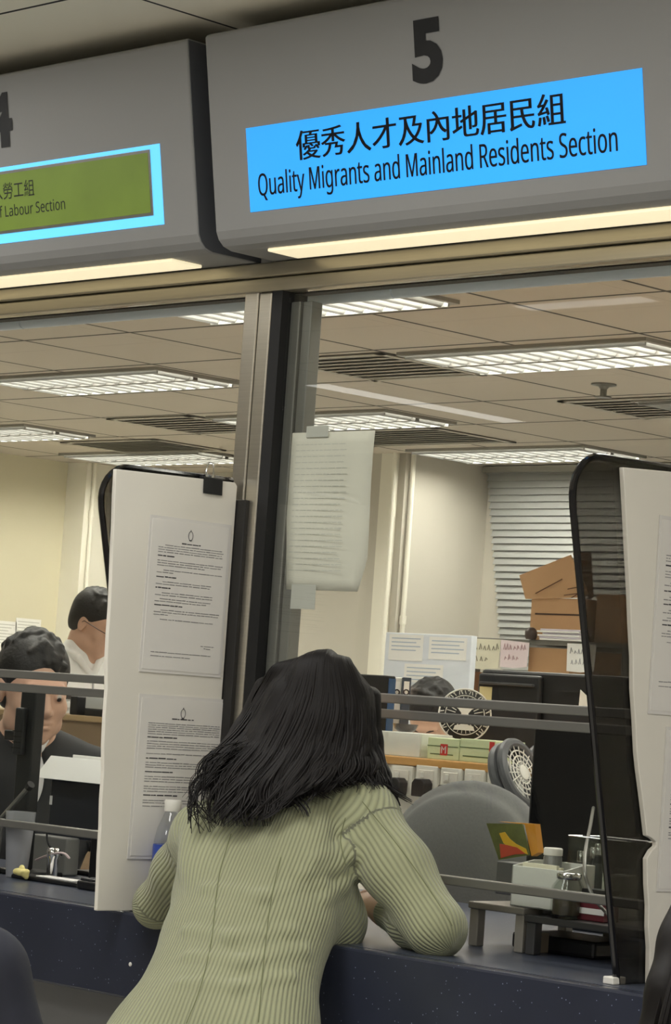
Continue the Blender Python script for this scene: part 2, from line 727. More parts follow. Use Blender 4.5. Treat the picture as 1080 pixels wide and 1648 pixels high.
# steel header, gasket and inner lining rail
struct(MB().box(-2.6, 3.0, -0.02, 0.06, 2.318, 2.345).box(-2.6, 3.0, -0.012, 0.022, 2.289, 2.316).build('trim_1', M_steel_h, bevel=0.003))
struct(MB().box(-2.6, 3.0, 0.022, 0.05, 2.287, 2.316).build('trim_2', M_gasket))
M_band = mat('pale_blue_grey_rail', (224, 232, 240), 0.4, 0.0, 0.05, 4)
bd = MB()
for x0, x1 in ((-3.0, -0.985), (-0.98, 0.148), (0.153, 3.0)):
    bd.tube([(x0, 0.12, 2.2985), (x1, 0.12, 2.2985)], 0.0148, 12)
struct(bd.build('trim_3', M_band, smooth=True))
struct(MB().box(-3.0, 3.0, 0.061, 0.12, 2.316, 2.695).build('trim_4', M_white))
# mullion between the two windows
mu = struct(MB().box(-0.126, -0.088, -0.014, 0.06, 1.1, 2.29).box(-0.084, -0.05, -0.014, 0.06, 1.1, 2.287).build('trim_5', M_steel, bevel=0.003))
MB().box(-0.088, -0.084, -0.008, 0.05, 1.1, 2.29).box(-0.05, -0.022, -0.012, 0.055, 1.1, 2.289).build('gasket', M_gasket, mu)
mu2 = struct(MB().box(1.03, 1.07, -0.014, 0.06, 1.1, 2.29).box(1.074, 1.108, -0.014, 0.06, 1.1, 2.29).build('trim_6', M_steel, bevel=0.003))


def window(name, x0, x1):
    w = struct(thing(name, 'w', 'w', ((x0 + x1) / 2, 0.01, 1.1)))
    del w['label'], w['category']
    MB().box(x0, x1, 0.004, 0.010, 1.52, 2.288).build('upper_pane', G_clear, w)
    MB().box(x0, x1, 0.016, 0.021, 1.218, 1.492).build('lower_pane', G_clear, w)
    MB().box(x0, x1, -0.006, 0.014, 1.516, 1.533).build('upper_rail', M_metalgrey, w, bevel=0.002)
    MB().box(x0, x1, 0.004, 0.026, 1.488, 1.505).build('middle_rail', M_metalgrey, w, bevel=0.002)
    MB().box(x0, x1, 0.004, 0.026, 1.205, 1.221).build('lower_rail', M_metalgrey, w, bevel=0.002)
    return w


w1 = window('window_1', -1.25, -0.128)
w2 = window('window_2', -0.02, 1.03)
window('window_3', 1.11, 2.2)
MB().box(-0.021, 0.004, 0.012, 0.03, 1.1, 2.27).box(0.008, 0.032, 0.016, 0.045, 1.1, 2.27).build('frame', M_metalgrey, w2, bevel=0.002)
struct(MB().box(-1.29, -1.252, -0.03, 0.06, 1.1, 2.29).build('trim_7', M_steel, bevel=0.003))

# ------------------------------------------------------------------ service counter
ct = thing('service_counter', 'dark navy speckled stone service counter running below the glass', 'counter', (0.6, 0.2, 0))
ye = -0.232
MB().prism(Frame((0, 0, 1.065), (1, 0, 0), (0, 1, 0)), [(-2.6, ye + 0.0305), (2.98, ye + 0.0305), (2.98, 0.85), (-0.55, 0.85), (-0.55, 0.38), (-2.6, 0.38)], 0.0, 0.035).build('worktop', M_stone_top, ct)
MB().box(-2.6, 2.98, ye, ye + 0.030, 0.943, 1.0998).build('apron', M_stone, ct, bevel=0.005)
MB().box(-2.6, 2.98, -0.12, -0.06, 0.0, 1.064).build('base_panel', mat('grey_laminate', (128, 128, 130), 0.5), ct)
fr = Frame((0, ye, 0), (1, 0, 0), (0, 0, 1))
a, b = fr.px(210, 1552)
MB().lathe(fr.pt(a, b, 0.0), fr.n, [(0.004, -0.001), (0.004, 0.001), (0.0025, 0.002)], 12).build('screw_cap', M_white, ct)['label'] = 'tiny white screw cap'

# ------------------------------------------------------------------ overhead sign boxes
TOPF, BOTF = (-0.232, 2.737), (-0.166, 2.363)
SV = nrm((0, BOTF[0] - TOPF[0], BOTF[1] - TOPF[1])) * -1.0
FF = Frame((0, TOPF[0], TOPF[1]), (1, 0, 0), SV)      # the tilted face of both boxes


def sign_box(x0, x1, label):
    t = thing('counter_sign', label, 'sign', ((x0 + x1) / 2, 0, 2.35), 'overhead counter signs')
    fr = Frame((x0, 0, 0), (0, 1, 0), (0, 0, 1))
    prof = [TOPF, (-0.1685, 2.377), (-0.161, 2.363), (-0.148, 2.352), (-0.128, 2.3465), (-0.001, 2.3465), (-0.001, 2.742), (-0.226, 2.742)]
    MB().prism(fr, prof, 0, x1 - x0).build('housing', M_sign, t, bevel=0.004)
    MB().box(x0 + 0.10, x1 - 0.12, -0.125, -0.045, 2.340, 2.3464).build('light_diffuser', emit_mat('warm_diffuser', (255, 238, 200), 0.75), t, bevel=0.002)
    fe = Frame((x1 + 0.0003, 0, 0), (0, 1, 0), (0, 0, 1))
    MB().prism(fe, [(-0.229, 2.738), (-0.1655, 2.377), (-0.158, 2.364), (-0.146, 2.354), (-0.127, 2.349), (-0.003, 2.349), (-0.003, 2.738)], 0.0, 0.0015).build('shaded_end', mat('end_shade_grey', (76, 78, 82), 0.5), t)  # dark sheet over the end face, its colour standing in for shade
    return t


E_blue = emit_mat('lit_blue_panel', (40, 152, 234), 0.8, noise=0.05, scale=4)
E_blue2 = emit_mat('lit_blue_border', (92, 190, 250), 1.0, noise=0.04, scale=4)
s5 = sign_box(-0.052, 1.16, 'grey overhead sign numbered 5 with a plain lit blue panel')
p = [FF.px(*q) for q in ((396, 207), (1033, 109), (1042, 266), (404, 341))]
xa, xb = (p[0][0] + p[3][0]) / 2, (p[1][0] + p[2][0]) / 2
ba, bb = (p[2][1] + p[3][1]) / 2, (p[0][1] + p[1][1]) / 2
pan = MB().fbox(FF, xa, xb, ba, bb, 0.0, 0.0012).build('display_panel', E_blue, s5)
l0, l1 = FF.px(479, 255), FF.px(909, 152)
lb = (FF.px(482, 254)[1] + FF.px(909, 205)[1]) / 2
lt_ = (FF.px(482, 206)[1] + FF.px(905, 152)[1]) / 2
lettering('優秀人才及內地居民組', M_blackpaint, pan, FF, l0[0], l1[0], lb, lt_, 0.0018, shifts=(-0.0011, -0.0005, 0.0, 0.0005, 0.0011))
e0, e1 = FF.px(417, 300)[0], FF.px(995, 235)[0]
# 'Quality ... Section' spans cap height plus the descenders of y and g
eb = FF.px(486, 319)[1]
et = (FF.px(417, 277)[1] + FF.px(900, 214)[1]) / 2
lettering('Quality Migrants and Mainland Residents Section', M_blackpaint, pan, FF, e0, e1, eb, et, 0.0018, shifts=(-0.0005, 0.0, 0.0005))
n0, n1 = FF.px(663, 85), FF.px(713, 85)
lettering('5', M_blackpaint, s5, FF, n0[0], n1[0], FF.px(690, 134)[1], FF.px(690, 29)[1], 0.0015, bold=0.045, name='number')

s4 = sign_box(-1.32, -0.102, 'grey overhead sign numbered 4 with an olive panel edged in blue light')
p1, p2 = FF.px(257, 231), FF.px(265, 361)
xr = (p1[0] + p2[0]) / 2
bord = MB().fbox(FF, xr - 1.0, xr, p2[1], p1[1], 0.0, 0.0012).build('display_panel', E_blue2, s4)
q1, q2 = FF.px(244, 240), FF.px(247, 347)
qx = (q1[0] + q2[0]) / 2
MB().fbox(FF, xr - 0.98, qx, q2[1], q1[1], 0.001, 0.003).build('panel_frame', M_alu, bord, bevel=0.001)
E_olive = emit_mat('dim_olive_screen', (98, 118, 40), 0.42, noise=0.22, scale=7)
MB().fbox(FF, xr - 0.974, qx - 0.006, q2[1] + 0.006, q1[1] - 0.006, 0.0025, 0.0034).build('olive_screen', E_olive, bord)
t1 = FF.px(57, 300)[0]
cb, ctp = FF.px(40, 317)[1], FF.px(40, 290)[1]
lettering('輸入勞工組', M_blackpaint, bord, FF, t1 - 0.17, t1, cb, ctp, 0.004, bold=0.0)
t1 = FF.px(107, 330)[0]
lettering('Importation of Labour Section', M_blackpaint, bord, FF, t1 - 0.395, t1, FF.px(80, 346)[1], FF.px(80, 321)[1], 0.004, bold=0.0)
t1 = FF.px(20, 190)[0]
lettering('4', M_blackpaint, s4, FF, t1 - 0.085, t1, FF.px(10, 237)[1], FF.px(10, 148)[1], 0.0015, bold=0.045, name='number')

# ------------------------------------------------------------------ privacy dividers, boards and notices


def divider(x, label):
    t = thing('privacy_divider', label, 'divider', (x, -0.2, 1.1), 'smoked acrylic dividers on the counter')
    fr = FX(x)
    pts = [(-0.165, 1.101), (-0.345, 1.835)]
    c, R = (-0.287, 1.857), 0.061
    for k in range(9):
        a = math.radians(195 - k * 105 / 8)
        pts.append((c[0] + R * math.cos(a), c[1] + R * math.sin(a)))
    pts += [(-0.026, 1.922), (-0.026, 1.101)]
    MB().prism(fr, pts, -0.012, 0.0).build('panel', G_smoke, t)
    # thick polished black edge
    e = MB()
    P = [fr.pt(a, b, -0.006) for a, b in pts[:-1]]
    e.tube(P, 0.0059, 8)
    e.build('edge', mat('black_edge', (12, 11, 13), 0.15, spec=0.6), t, smooth=True)
    MB().box(x - 0.022, x - 0.0005, -0.182, -0.150, 1.1, 1.112).build('foot_clip', M_white, t, bevel=0.002)
    MB().box(x - 0.012, x + 0.036, -0.0245, -0.0145, 1.10, 1.885).build('wall_bracket', mat('dark_bracket', (46, 45, 44), 0.4, 0.4), t, bevel=0.002)
    return t


XL = -0.106
XRr = 1.021
divider(XL, 'smoked acrylic divider left of the woman, behind the cream board with two notices')
divider(XRr, 'smoked acrylic divider at the right edge with a rounded top corner')


def poly_noise(p0, p1, n, amp, seed):
    r = random.Random(seed)
    return [(p0[0] + (p1[0] - p0[0]) * i / n + (r.uniform(-amp, amp) if 0 < i < n else 0), p0[1] + (p1[1] - p0[1]) * i / n) for i in range(n + 1)]


bx = XL + 0.0005
FB = FX(bx + 0.011)
bpts = poly_noise((-0.331, 1.91), (-0.297, 1.1015), 16, 0.0018, 3) + [(-0.026, 1.1015), (-0.026, 1.911), (-0.032, 1.9175)]
tag(MB().prism(FX(bx), bpts, 0.001, 0.0105).build('notice_board', M_foam, bevel=0.0015), 'tall cream foam board with two sheathed notices, left of the woman', 'board', 'foam boards against the dividers')
b2 = XRr + 0.0005
FB2 = FX(b2 + 0.011)
g = lambda x, y: FB2.px(x, y)
left_edge = poly_noise(g(1004, 752), g(1026, 1210), 9, 0.002, 5) + poly_noise(g(1029, 1240), g(1042, 1345), 3, 0.001, 6) + [g(1050, 1349), g(1057, 1355), g(1057, 1362), g(1050, 1368), g(1042, 1382)] + poly_noise(g(1042, 1390), g(1047, 1560), 5, 0.0015, 8)
left_edge[-1] = (left_edge[-1][0], 1.1015)
tag(MB().prism(FX(b2), left_edge + [(-0.026, 1.1015), (-0.026, 1.918)], 0.001, 0.0105).build('notice_board', M_foam, bevel=0.0015), 'worn cream foam board with a torn notch, at the right edge', 'board', 'foam boards against the dividers')

M_sleeve = mat('clear_sleeve', (222, 219, 214), 0.25, noise=0.05, scale=9, bump=0.15)
M_notice = mat('notice_paper', (226, 223, 217), 0.6, noise=0.03, scale=5)
M_print = mat('grey_print', (132, 130, 131), 0.7)
M_printb = mat('black_print', (62, 60, 64), 0.7)


def notice(fr, quad, label, rows, seed, emblem=True):
    """sheathed A4 sheet; quad = pixel corners TL, TR, BR, BL; rows = (v from top, weight, [(a0,a1)...]) in sheet fractions"""
    P = [fr.px(*q) for q in quad]
    a0, a1 = (P[0][0] + P[3][0]) / 2, (P[1][0] + P[2][0]) / 2
    b0, b1 = (P[2][1] + P[3][1]) / 2, (P[0][1] + P[1][1]) / 2
    w, h = a1 - a0, b1 - b0
    t = thing('printed_notice', label, 'notice', fr.pt((a0 + a1) / 2, b0, 0), 'notices on the foam boards')
    sh = MB().fbox(fr, a0, a1, b0, b1, 0.0002, 0.0012).build('plastic_sleeve', M_sleeve, t)
    pp = MB().fbox(fr, a0 + 0.03 * w, a1 - 0.03 * w, b0 + 0.02 * h, b1 - 0.02 * h, 0.0012, 0.0018).build('paper', M_notice, t)
    r = random.Random(seed)
    pr, pb = MB(), MB()
    for v, wt, spans in rows:
        for s0, s1 in spans:
            x = s0
            while x < s1 - 0.01:
                L = min(r.uniform(0.02, 0.10), s1 - x)
                hh = 0.0021 if wt else 0.0014
                bq = b1 - v * h + r.uniform(-1, 1) * 0.0002
                (pb if wt else pr).fbox(fr, a0 + x * w, a0 + (x + L) * w, bq, bq + hh * r.uniform(0.8, 1.15), 0.0018, 0.0021)
                x += L + r.uniform(0.004, 0.012)
    merge(pp, pr.build('text_lines', M_print, t))
    merge(pp, pb.build('heading_lines', M_printb, t))
    pb = MB()
    if emblem:
        c = (a0 + 0.5 * w, b1 - 0.105 * h)
        pts = [fr.pt(c[0] + 0.0055 * math.cos(k * PI / 10), c[1] + 0.0085 * math.sin(k * PI / 10), 0.0021) for k in range(21)]
        pb.tube(pts, 0.0006, 5)
        pb.tube([fr.pt(c[0] - 0.003, c[1] - 0.0085, 0.002), fr.pt(c[0], c[1] - 0.0095, 0.002), fr.pt(c[0] + 0.003, c[1] - 0.0085, 0.002)], 0.0009, 5)
        pb.tube([fr.pt(c[0], c[1] + 0.0085, 0.002), fr.pt(c[0], c[1] + 0.011, 0.002)], 0.0008, 5)
        pb.build('emblem', M_printb, t)
    return t


full = [(0.12, 0.90)]
rowsA = [(0.165, 1, [(0.4, 0.63)])]
rowsA += [(v, 0, [(s, e)]) for v, s, e in ((0.185, .2, .9), (0.20, .12, .92), (0.215, .12, .9), (0.23, .12, .92))]
rowsA += [(0.255, 1, [(.12, .32)])]
rowsA += [(v, 0, [(s, e)]) for v, s, e in ((0.285, .12, .92), (0.30, .12, .9), (0.315, .12, .7), (0.345, .2, .92), (0.36, .12, .32))]
rowsA += [(0.39, 1, [(.12, .36)]), (0.42, 0, [(.2, .8)]), (0.435, 0, [(.12, .78)]), (0.46, 1, [(.12, .3)])]
rowsA += [(v, 0, [(s, e)]) for v, s, e in ((0.49, .2, .82), (0.505, .12, .82), (0.53, .18, .8), (0.545, .12, .75))]
rowsA += [(0.57, 1, [(.12, .46)]), (0.60, 0, [(.2, .92)]), (0.615, 0, [(.12, .92)]), (0.63, 0, [(.12, .3)]), (0.66, 0, [(.2, .85)])]
rowsA += [(0.81, 0, [(.72, .88)]), (0.825, 0, [(.76, .84)]), (0.87, 0, [(.12, .85)]), (0.895, 0, [(.12, .6)])]
notice(FB, [(237, 832), (368, 840), (359, 1090), (227, 1082)], 'upper sheathed notice on the cream board left of the woman', rowsA, 11)
rowsB = [(0.145, 1, [(.38, .64)])]
rowsB += [(v, 0, [(.12, .93)]) for v in (0.175, 0.188, 0.20, 0.213, 0.226, 0.24)]
rowsB += [(0.262, 1, [(.12, .46)])] + [(v, 0, [(.12, .93)]) for v in (0.285, 0.3, 0.314, 0.328)] + [(0.36, 0, full), (0.39, 1, [(.12, .46)])]
rowsB += [(v, 0, [(.12, .93)]) for v in (0.415, 0.43, 0.444)] + [(0.472, 1, [(.12, .44)])] + [(v, 0, [(.12, .93)]) for v in (0.5, 0.515, 0.53, 0.56, 0.575, 0.59)]
rowsB += [(0.615, 1, [(.12, .5)]), (0.645, 0, full), (0.66, 0, full), (0.68, 0, [(.12, .5)])]
notice(FB, [(222, 1118), (362, 1124), (350, 1386), (206, 1380)], 'lower sheathed notice on the cream board, beside the bottle', rowsB, 12)
rowsC = [(v * 0.95 + 0.01, w, s) for v, w, s in rowsA]
notice(FB2, [(1043, 832), (1158, 838), (1166, 1158), (1060, 1150)], 'upper sheathed notice on the worn board at the right edge', rowsC, 13, False)
notice(FB2, [(1058, 1168), (1166, 1176), (1172, 1440), (1070, 1430)], 'lower sheathed notice on the worn board at the right edge', rowsB, 14, False)

# binder clip on the top edge of the left board
a, b = FB.px(342, 765)
cl = thing('binder_clip', 'black binder clip on the top edge of the cream foam board', 'clip', FB.pt(a, 1.885, -0.005))
CZ = 0.0095
_, bt = FB.px(342, 766)
prof = [(-0.0085, 1.879), (-0.0072, 1.909), (-0.006, 1.911), (0.006, 1.911), (0.0072, 1.909), (0.0085, 1.879), (0.0070, 1.879), (0.0057, 1.9085), (-0.0057, 1.9085), (-0.0070, 1.879)]
fr = Frame((bx + 0.006, a - 0.0225, 0), (1, 0, 0), (0, 0, 1))
MB().prism(fr, [(p_, q_ + CZ) for p_, q_ in prof], -0.048, 0.0).build('clip_body', M_black, cl)
for s, x in ((1, 0.0), (-1, -0.003)):
    w = MB()
    xx = bx + 0.006 + x
    ya = a
    w.tube([(xx, ya - 0.006, 1.905 + CZ), (xx - 0.002, ya - 0.010, 1.922 + CZ), (xx - 0.004 * s, ya - 0.006, 1.940 + CZ), (xx - 0.004 * s, ya + 0.006, 1.940 + CZ), (xx - 0.002, ya + 0.010, 1.922 + CZ), (xx, ya + 0.006, 1.905 + CZ)], 0.001, 6)
    w.build('wire_handle', M_chrome, cl, smooth=True)

# water bottle on the counter behind the woman's left arm
bq = onX(279, 1290, XL + 0.048)
bo = thing('water_bottle', 'clear water bottle with a blue label and white cap on the counter', 'bottle', (bq[0], bq[1], 1.1))
o = (bq[0], bq[1], 1.1)
hz = bq[2] - 1.1
MB().lathe(o, (0, 0, 1), [(0.026, 0), (0.0305, 0.006), (0.031, 0.03), (0.0295, 0.05), (0.031, 0.07), (0.031, hz - 0.075), (0.026, hz - 0.05), (0.015, hz - 0.022), (0.013, hz - 0.018), (0.013, hz - 0.002)], 28).build('bottle_body', glass_mat('clear_bottle', (0.9, 0.92, 0.94), 1.6), bo, smooth=True, angle=60)
MB().lathe(o, (0, 0, 1), [(0.0316, hz - 0.145), (0.032, hz - 0.14), (0.032, hz - 0.085), (0.0316, hz - 0.08)], 28).build('label_wrap', mat('blue_bottle_label', (44, 70, 158), 0.3, noise=0.5, scale=30), bo, smooth=True)
MB().lathe(o, (0, 0, 1), [(0.0155, hz - 0.018), (0.016, hz - 0.015), (0.016, hz), (0.0145, hz + 0.003), (0.001, hz + 0.003)], 28).build('cap', M_white, bo, smooth=True)

# sheet taped to the inside of the right window
FG = FY(0.0225)
pts = [FG.px(*q) for q in ((460, 697), (602, 699), (592, 790), (572, 951), (462, 945))]
FGp = FY(0.0135)
pts = [FGp.px(*q) for q in ((460, 697), (530, 695), (602, 700), (592, 790), (580, 900), (564, 951), (520, 950), (460, 945))]
sh = thing('taped_sheet', 'grey sheet taped inside the window above the woman', 'paper', FGp.pt(pts[6][0], pts[6][1], 0))
mb = MB()
n = 14
for i in range(n + 1):
    v = i / n
    b_ = pts[0][1] * (1 - v) + pts[6][1] * v
    xr_ = np.interp(v, [0, 0.35, 0.8, 1], [pts[2][0], pts[3][0], pts[4][0], pts[5][0]])
    xl_ = pts[0][0] * (1 - v) + pts[7][0] * v
    for j in range(9):
        u_ = j / 8
        mb.v.append(tuple(FGp.pt(xl_ + (xr_ - xl_) * u_, b_, -0.0025 - 0.020 * v * (u_ ** 2) * math.sin(v * 2.2))))
for i in range(n):
    for j in range(8):
        k = i * 9 + j
        mb.f.append((k, k + 1, k + 10, k + 9))
M_sheet = mat('thin_grey_sheet', (222, 219, 206), 0.75, noise=0.06, scale=20)
so = mb.build('sheet', M_sheet, sh, smooth=True)
md = so.modifiers.new('thick', 'SOLIDIFY')
md.thickness = 0.0006
M_tape = mat('matte_tape', (196, 196, 188), 0.5, noise=0.04)
FGt = FY(0.0125)
for (x0, y0, x1, y1) in ((494, 686, 528, 703), (470, 940, 506, 981)):
    A, B = FGt.px(x0, y0), FGt.px(x1, y1)
    MB().fbox(FGt, A[0], B[0], B[1], A[1], -0.0006, 0.0004).build('tape', M_tape, sh)
pr = MB()
r = random.Random(4)
for i in range(22):
    v = 0.08 + i * 0.038
    A = pts[0][1] * (1 - v) + pts[6][1] * v
    x = pts[0][0] + 0.03
    while x < pts[0][0] + 0.16:
        L = r.uniform(0.006, 0.02)
        pr.fbox(FGp, x, x + L, A, A + 0.0012, -0.0022, -0.0019)
        x += L + 0.003
pr.build('text_lines', mat('faint_print', (190, 190, 182), 0.8), sh)
fr = FY(0.031)
A, B = fr.px(434, 1057), fr.px(462, 1088)
tag(MB().box(A[0], B[0], 0.062, 0.075, 1.10, 1.545).box(A[0] - 0.004, B[0] + 0.004, 0.058, 0.079, A[1] - 0.03, A[1]).build('white_card_stand', M_paper, bevel=0.001), 'slim white card stand beside the mullion behind the woman’s head', 'stand')
# ------------------------------------------------------------------ office ceiling: lights, vents, sprinkler
M_lamp = emit_mat('fluorescent_reflector', (255, 250, 238), OFFICE_EMIT, noise=0.02)
M_louver = mat('satin_louver', (158, 158, 155), 0.4, noise=0.02)
M_vent = mat('grey_vent', (176, 170, 158), 0.5)
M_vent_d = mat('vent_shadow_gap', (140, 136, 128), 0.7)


def make_light(label):
    t = thing('ceiling_light', label, 'ceiling light', (0, 0, ZC), 'louvred ceiling lights in the office')
    lx, ly = 0.53, 0.215
    f = MB()
    f.box(-lx, lx, -ly, -ly + 0.02, -0.012, 0.0).box(-lx, lx, ly - 0.02, ly, -0.012, 0.0)
    f.box(-lx, -lx + 0.02, -ly + 0.02, ly - 0.02, -0.012, 0.0).box(lx - 0.02, lx, -ly + 0.02, ly - 0.02, -0.012, 0.0)
    v0 = [tuple(np.array(p) + (0, 0, ZC)) for p in f.v]
    f.v = v0
    f.build('frame', mat('grey_light_frame', (150, 147, 140), 0.5), t)
    r = MB().box(-lx + 0.02, lx - 0.02, -ly + 0.02, ly - 0.02, ZC - 0.003, ZC - 0.001)
    r.build('reflector', M_lamp, t)
    MB().box(-lx + 0.02, lx - 0.02, -0.0115, 0.0115, ZC - 0.0225, ZC - 0.004).build('centre_spine', mat('grey_spine', (104, 102, 98), 0.5), t)
    for s in (-1, 1):
        yc = s * 0.1
        l = MB()
        n = 13
        for i in range(n):
            x = -lx + 0.05 + (2 * lx - 0.1) * i / (n - 1)
            # each blade is a shallow curved wedge across its row
            fr_ = Frame((x, yc - 0.088, ZC), (1, 0, 0), (0, 0, 1))
            l.prism(fr_, [(-0.016, -0.006), (-0.007, -0.018), (0.0, -0.0235), (0.007, -0.018), (0.016, -0.006)], -0.176, 0.0)
        l.build('louver', M_louver, t)
        MB().box(-lx + 0.02, lx - 0.02, yc + s * 0.089 - 0.003, yc + s * 0.089 + 0.003, ZC - 0.022, ZC - 0.004).build('louver_rail', M_louver, t)
    return t


L0 = make_light('long louvred ceiling light above the right window, largest in the picture')
L0.location = (-1.99, 3.10, ZC)
lights = [(-4.25, 3.08, 'louvred ceiling light nearest the camera in the left window'),
          (-2.08, 1.92, 'louvred ceiling light just under the grey rail, cut by the mullion'),
          (-4.25, 4.29, 'louvred ceiling light above the taped grey sheet'),
          (-1.95, 4.30, 'louvred ceiling light cut off at the right edge of the photo'),
          (-6.55, 4.29, 'louvred ceiling light cut off at the left edge of the photo'),
          (-6.48, 5.30, 'louvred ceiling light right above the binder clip'),
          (-4.22, 5.50, 'louvred ceiling light farthest back, above the window blind')]
for x, y, lab in lights:
    dup(L0, (x + 1.99 - 0, y - 3.10, 0), lab)
for x, y in ((0.27, 1.94), (0.27, 3.09), (0.27, 4.29), (-1.99, 5.49), (-4.25, 0.75), (-1.99, 0.75), (0.27, 0.75), (-6.5, 1.94), (-6.5, 3.09), (2.1, 2.5), (2.1, 4.5)):  # unseen copies, added to brighten the office and the desks by the glass
    dup(L0, (x + 1.99, y - 3.10, 0), 'added louvred ceiling light, out of view, to brighten the office')
for c in list(L0.children):
    pass


def vent(x0, x1, y0, y1, label, slats=7):
    t = thing('air_vent', label, 'vent', ((x0 + x1) / 2, (y0 + y1) / 2, ZC), 'air vents in the office ceiling')
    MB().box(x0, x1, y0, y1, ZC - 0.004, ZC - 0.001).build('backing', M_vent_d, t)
    MB().box(x0, x1, y0, y0 + 0.03, ZC - 0.007, ZC - 0.002).box(x0, x1, y1 - 0.03, y1, ZC - 0.007, ZC - 0.002).box(x0, x0 + 0.03, y0, y1, ZC - 0.007, ZC - 0.002).box(x1 - 0.03, x1, y0, y1, ZC - 0.007, ZC - 0.002).build('frame', M_vent, t)
    s = MB()
    for i in range(slats):
        y = y0 + 0.05 + (y1 - y0 - 0.1) * (i + 0.5) / slats
        s.add([(x0 + 0.03, y - 0.02, ZC - 0.009), (x1 - 0.03, y - 0.02, ZC - 0.009), (x1 - 0.03, y + 0.02, ZC - 0.005), (x0 + 0.03, y + 0.02, ZC - 0.005),
               (x0 + 0.03, y - 0.02, ZC - 0.010), (x1 - 0.03, y - 0.02, ZC - 0.010), (x1 - 0.03, y + 0.02, ZC - 0.003), (x0 + 0.03, y + 0.02, ZC - 0.003)],
              [(0, 1, 2, 3), (7, 6, 5, 4), (0, 4, 5, 1), (3, 2, 6, 7), (0, 3, 7, 4), (1, 5, 6, 2)])
    s.build('slats', M_vent, t)
    return t


vent(-5.37, -4.83, 4.02, 4.58, 'dark air vent in the left window, between the ceiling lights')
vent(-3.12, -2.57, 2.86, 3.40, 'slatted air vent just right of the mullion')
vent(-2.80, -2.02, 4.05, 4.58, 'grey air vent at the right, below the sprinkler head')
vent(-6.50, -5.80, 4.68, 5.14, 'pale air vent above the left board, farthest back')
vent(-4.80, -3.95, 4.62, 5.14, 'grey air vent beyond the taped grey sheet')
q = onZ(972, 618, ZC)
sp = thing('sprinkler_head', 'small sprinkler head on the ceiling beside the right vent', 'sprinkler', (q[0], q[1], ZC))
MB().lathe((q[0], q[1], ZC), (0, 0, -1), [(0.045, 0), (0.045, 0.005), (0.02, 0.01), (0.012, 0.02), (0.012, 0.045)], 16).build('body', M_metalgrey, sp, smooth=True)
MB().lathe((q[0], q[1], ZC - 0.045), (0, 0, -1), [(0.03, 0), (0.03, 0.004)], 16).build('deflector', M_metalgrey, sp, smooth=True)

VRH_ = nrm((VR[0], VR[1], 0))
# ------------------------------------------------------------------ back of the office: blind, partition, cartons
M_blind = mat('grey_blind', (160, 161, 158), 0.5, noise=0.05)
bl = thing('window_blind', 'grey slatted blind on the back wall behind the cartons', 'blind', (-3.6, 5.95, 1.2))
fr = FY(5.97)
sl = MB()
z = 2.66
while z > 1.15:
    t_ = (2.68 - z) / (2.68 - 1.89)
    xl = -4.85 + 0.145 * min(t_, 1.3)
    sl.add([(xl, 5.953, z), (-2.0, 5.953, z), (-2.0, 5.966, z + 0.0345), (xl, 5.966, z + 0.0345), (xl, 5.955, z - 0.001), (-2.0, 5.955, z - 0.001), (-2.0, 5.969, z + 0.033), (xl, 5.969, z + 0.033)],
           [(0, 1, 2, 3), (7, 6, 5, 4), (0, 4, 5, 1), (3, 2, 6, 7), (0, 3, 7, 4), (1, 5, 6, 2)])
    z -= 0.033
sl.build('slats', M_blind, bl)
MB().box(-4.85, -2.0, 5.93, 5.995, 2.665, 2.695).build('head_rail', M_alu, bl)


def rectY(y, x0, y0, x1, y1):
    f = FY(y)
    xm, ym = (x0 + x1) / 2, (y0 + y1) / 2
    return f.px(x0, ym)[0], f.px(x1, ym)[0], f.px(xm, y1)[1], f.px(xm, y0)[1]


# white partition screen with taped sheets
Y = 3.6
a0, a1, b0, b1 = rectY(Y, 618, 1020, 757, 1110)
ps = thing('partition_screen', 'white partition screen behind the desk, with faint taped sheets', 'screen', ((a0 + a1) / 2, Y, ZF))
MB().box(a0, a1, Y, Y + 0.03, ZF, b1).build('panel', mat('blue_white_panel', (222, 228, 236), 0.4), ps, bevel=0.003)
for i, (u0, u1, v0, v1) in enumerate(((0.05, 0.45, 0.5, 0.97), (0.52, 0.95, 0.55, 0.95), (0.25, 0.7, 0.12, 0.45))):
    sh_ = MB().fbox(FY(Y), a0 + (a1 - a0) * u0, a0 + (a1 - a0) * u1, b0 + (b1 - b0) * v0, b0 + (b1 - b0) * v1, 0.0005, 0.0015).build('taped_paper', M_paper, ps)
    ln = MB()
    for k in range(4):
        bb_ = b0 + (b1 - b0) * (v1 - 0.08 - 0.07 * k)
        ln.fbox(FY(Y), a0 + (a1 - a0) * (u0 + 0.03), a0 + (a1 - a0) * (u1 - 0.05 * (k % 2) - 0.03), bb_, bb_ + 0.004, 0.0016, 0.002)
    ln.build('faint_lines', mat('pale_blue_lines', (176, 190, 206), 0.7), sh_)

# open rack with cartons at the back
Y = 4.5
a0, a1, b0, b1 = rectY(Y, 757, 1029, 1010, 1078)
zt = FY(Y).px(850, 1029)[1]
rk = thing('storage_rack', 'grey metal storage rack under the brown cartons at the back', 'rack', ((a0 + a1) / 2, Y + 0.25, ZF))
for zz in (zt, zt - 0.45, zt - 0.9):
    MB().box(a0, a1, Y, Y + 0.5, zz - 0.02, zz).build('shelf', M_metalgrey, rk, bevel=0.002)
for xx in (a0, a1 - 0.03):
    for yy in (Y + 0.002, Y + 0.468):
        MB().box(xx, xx + 0.03, yy, yy + 0.03, ZF, zt - 0.021).build('post', M_metalgrey, rk)


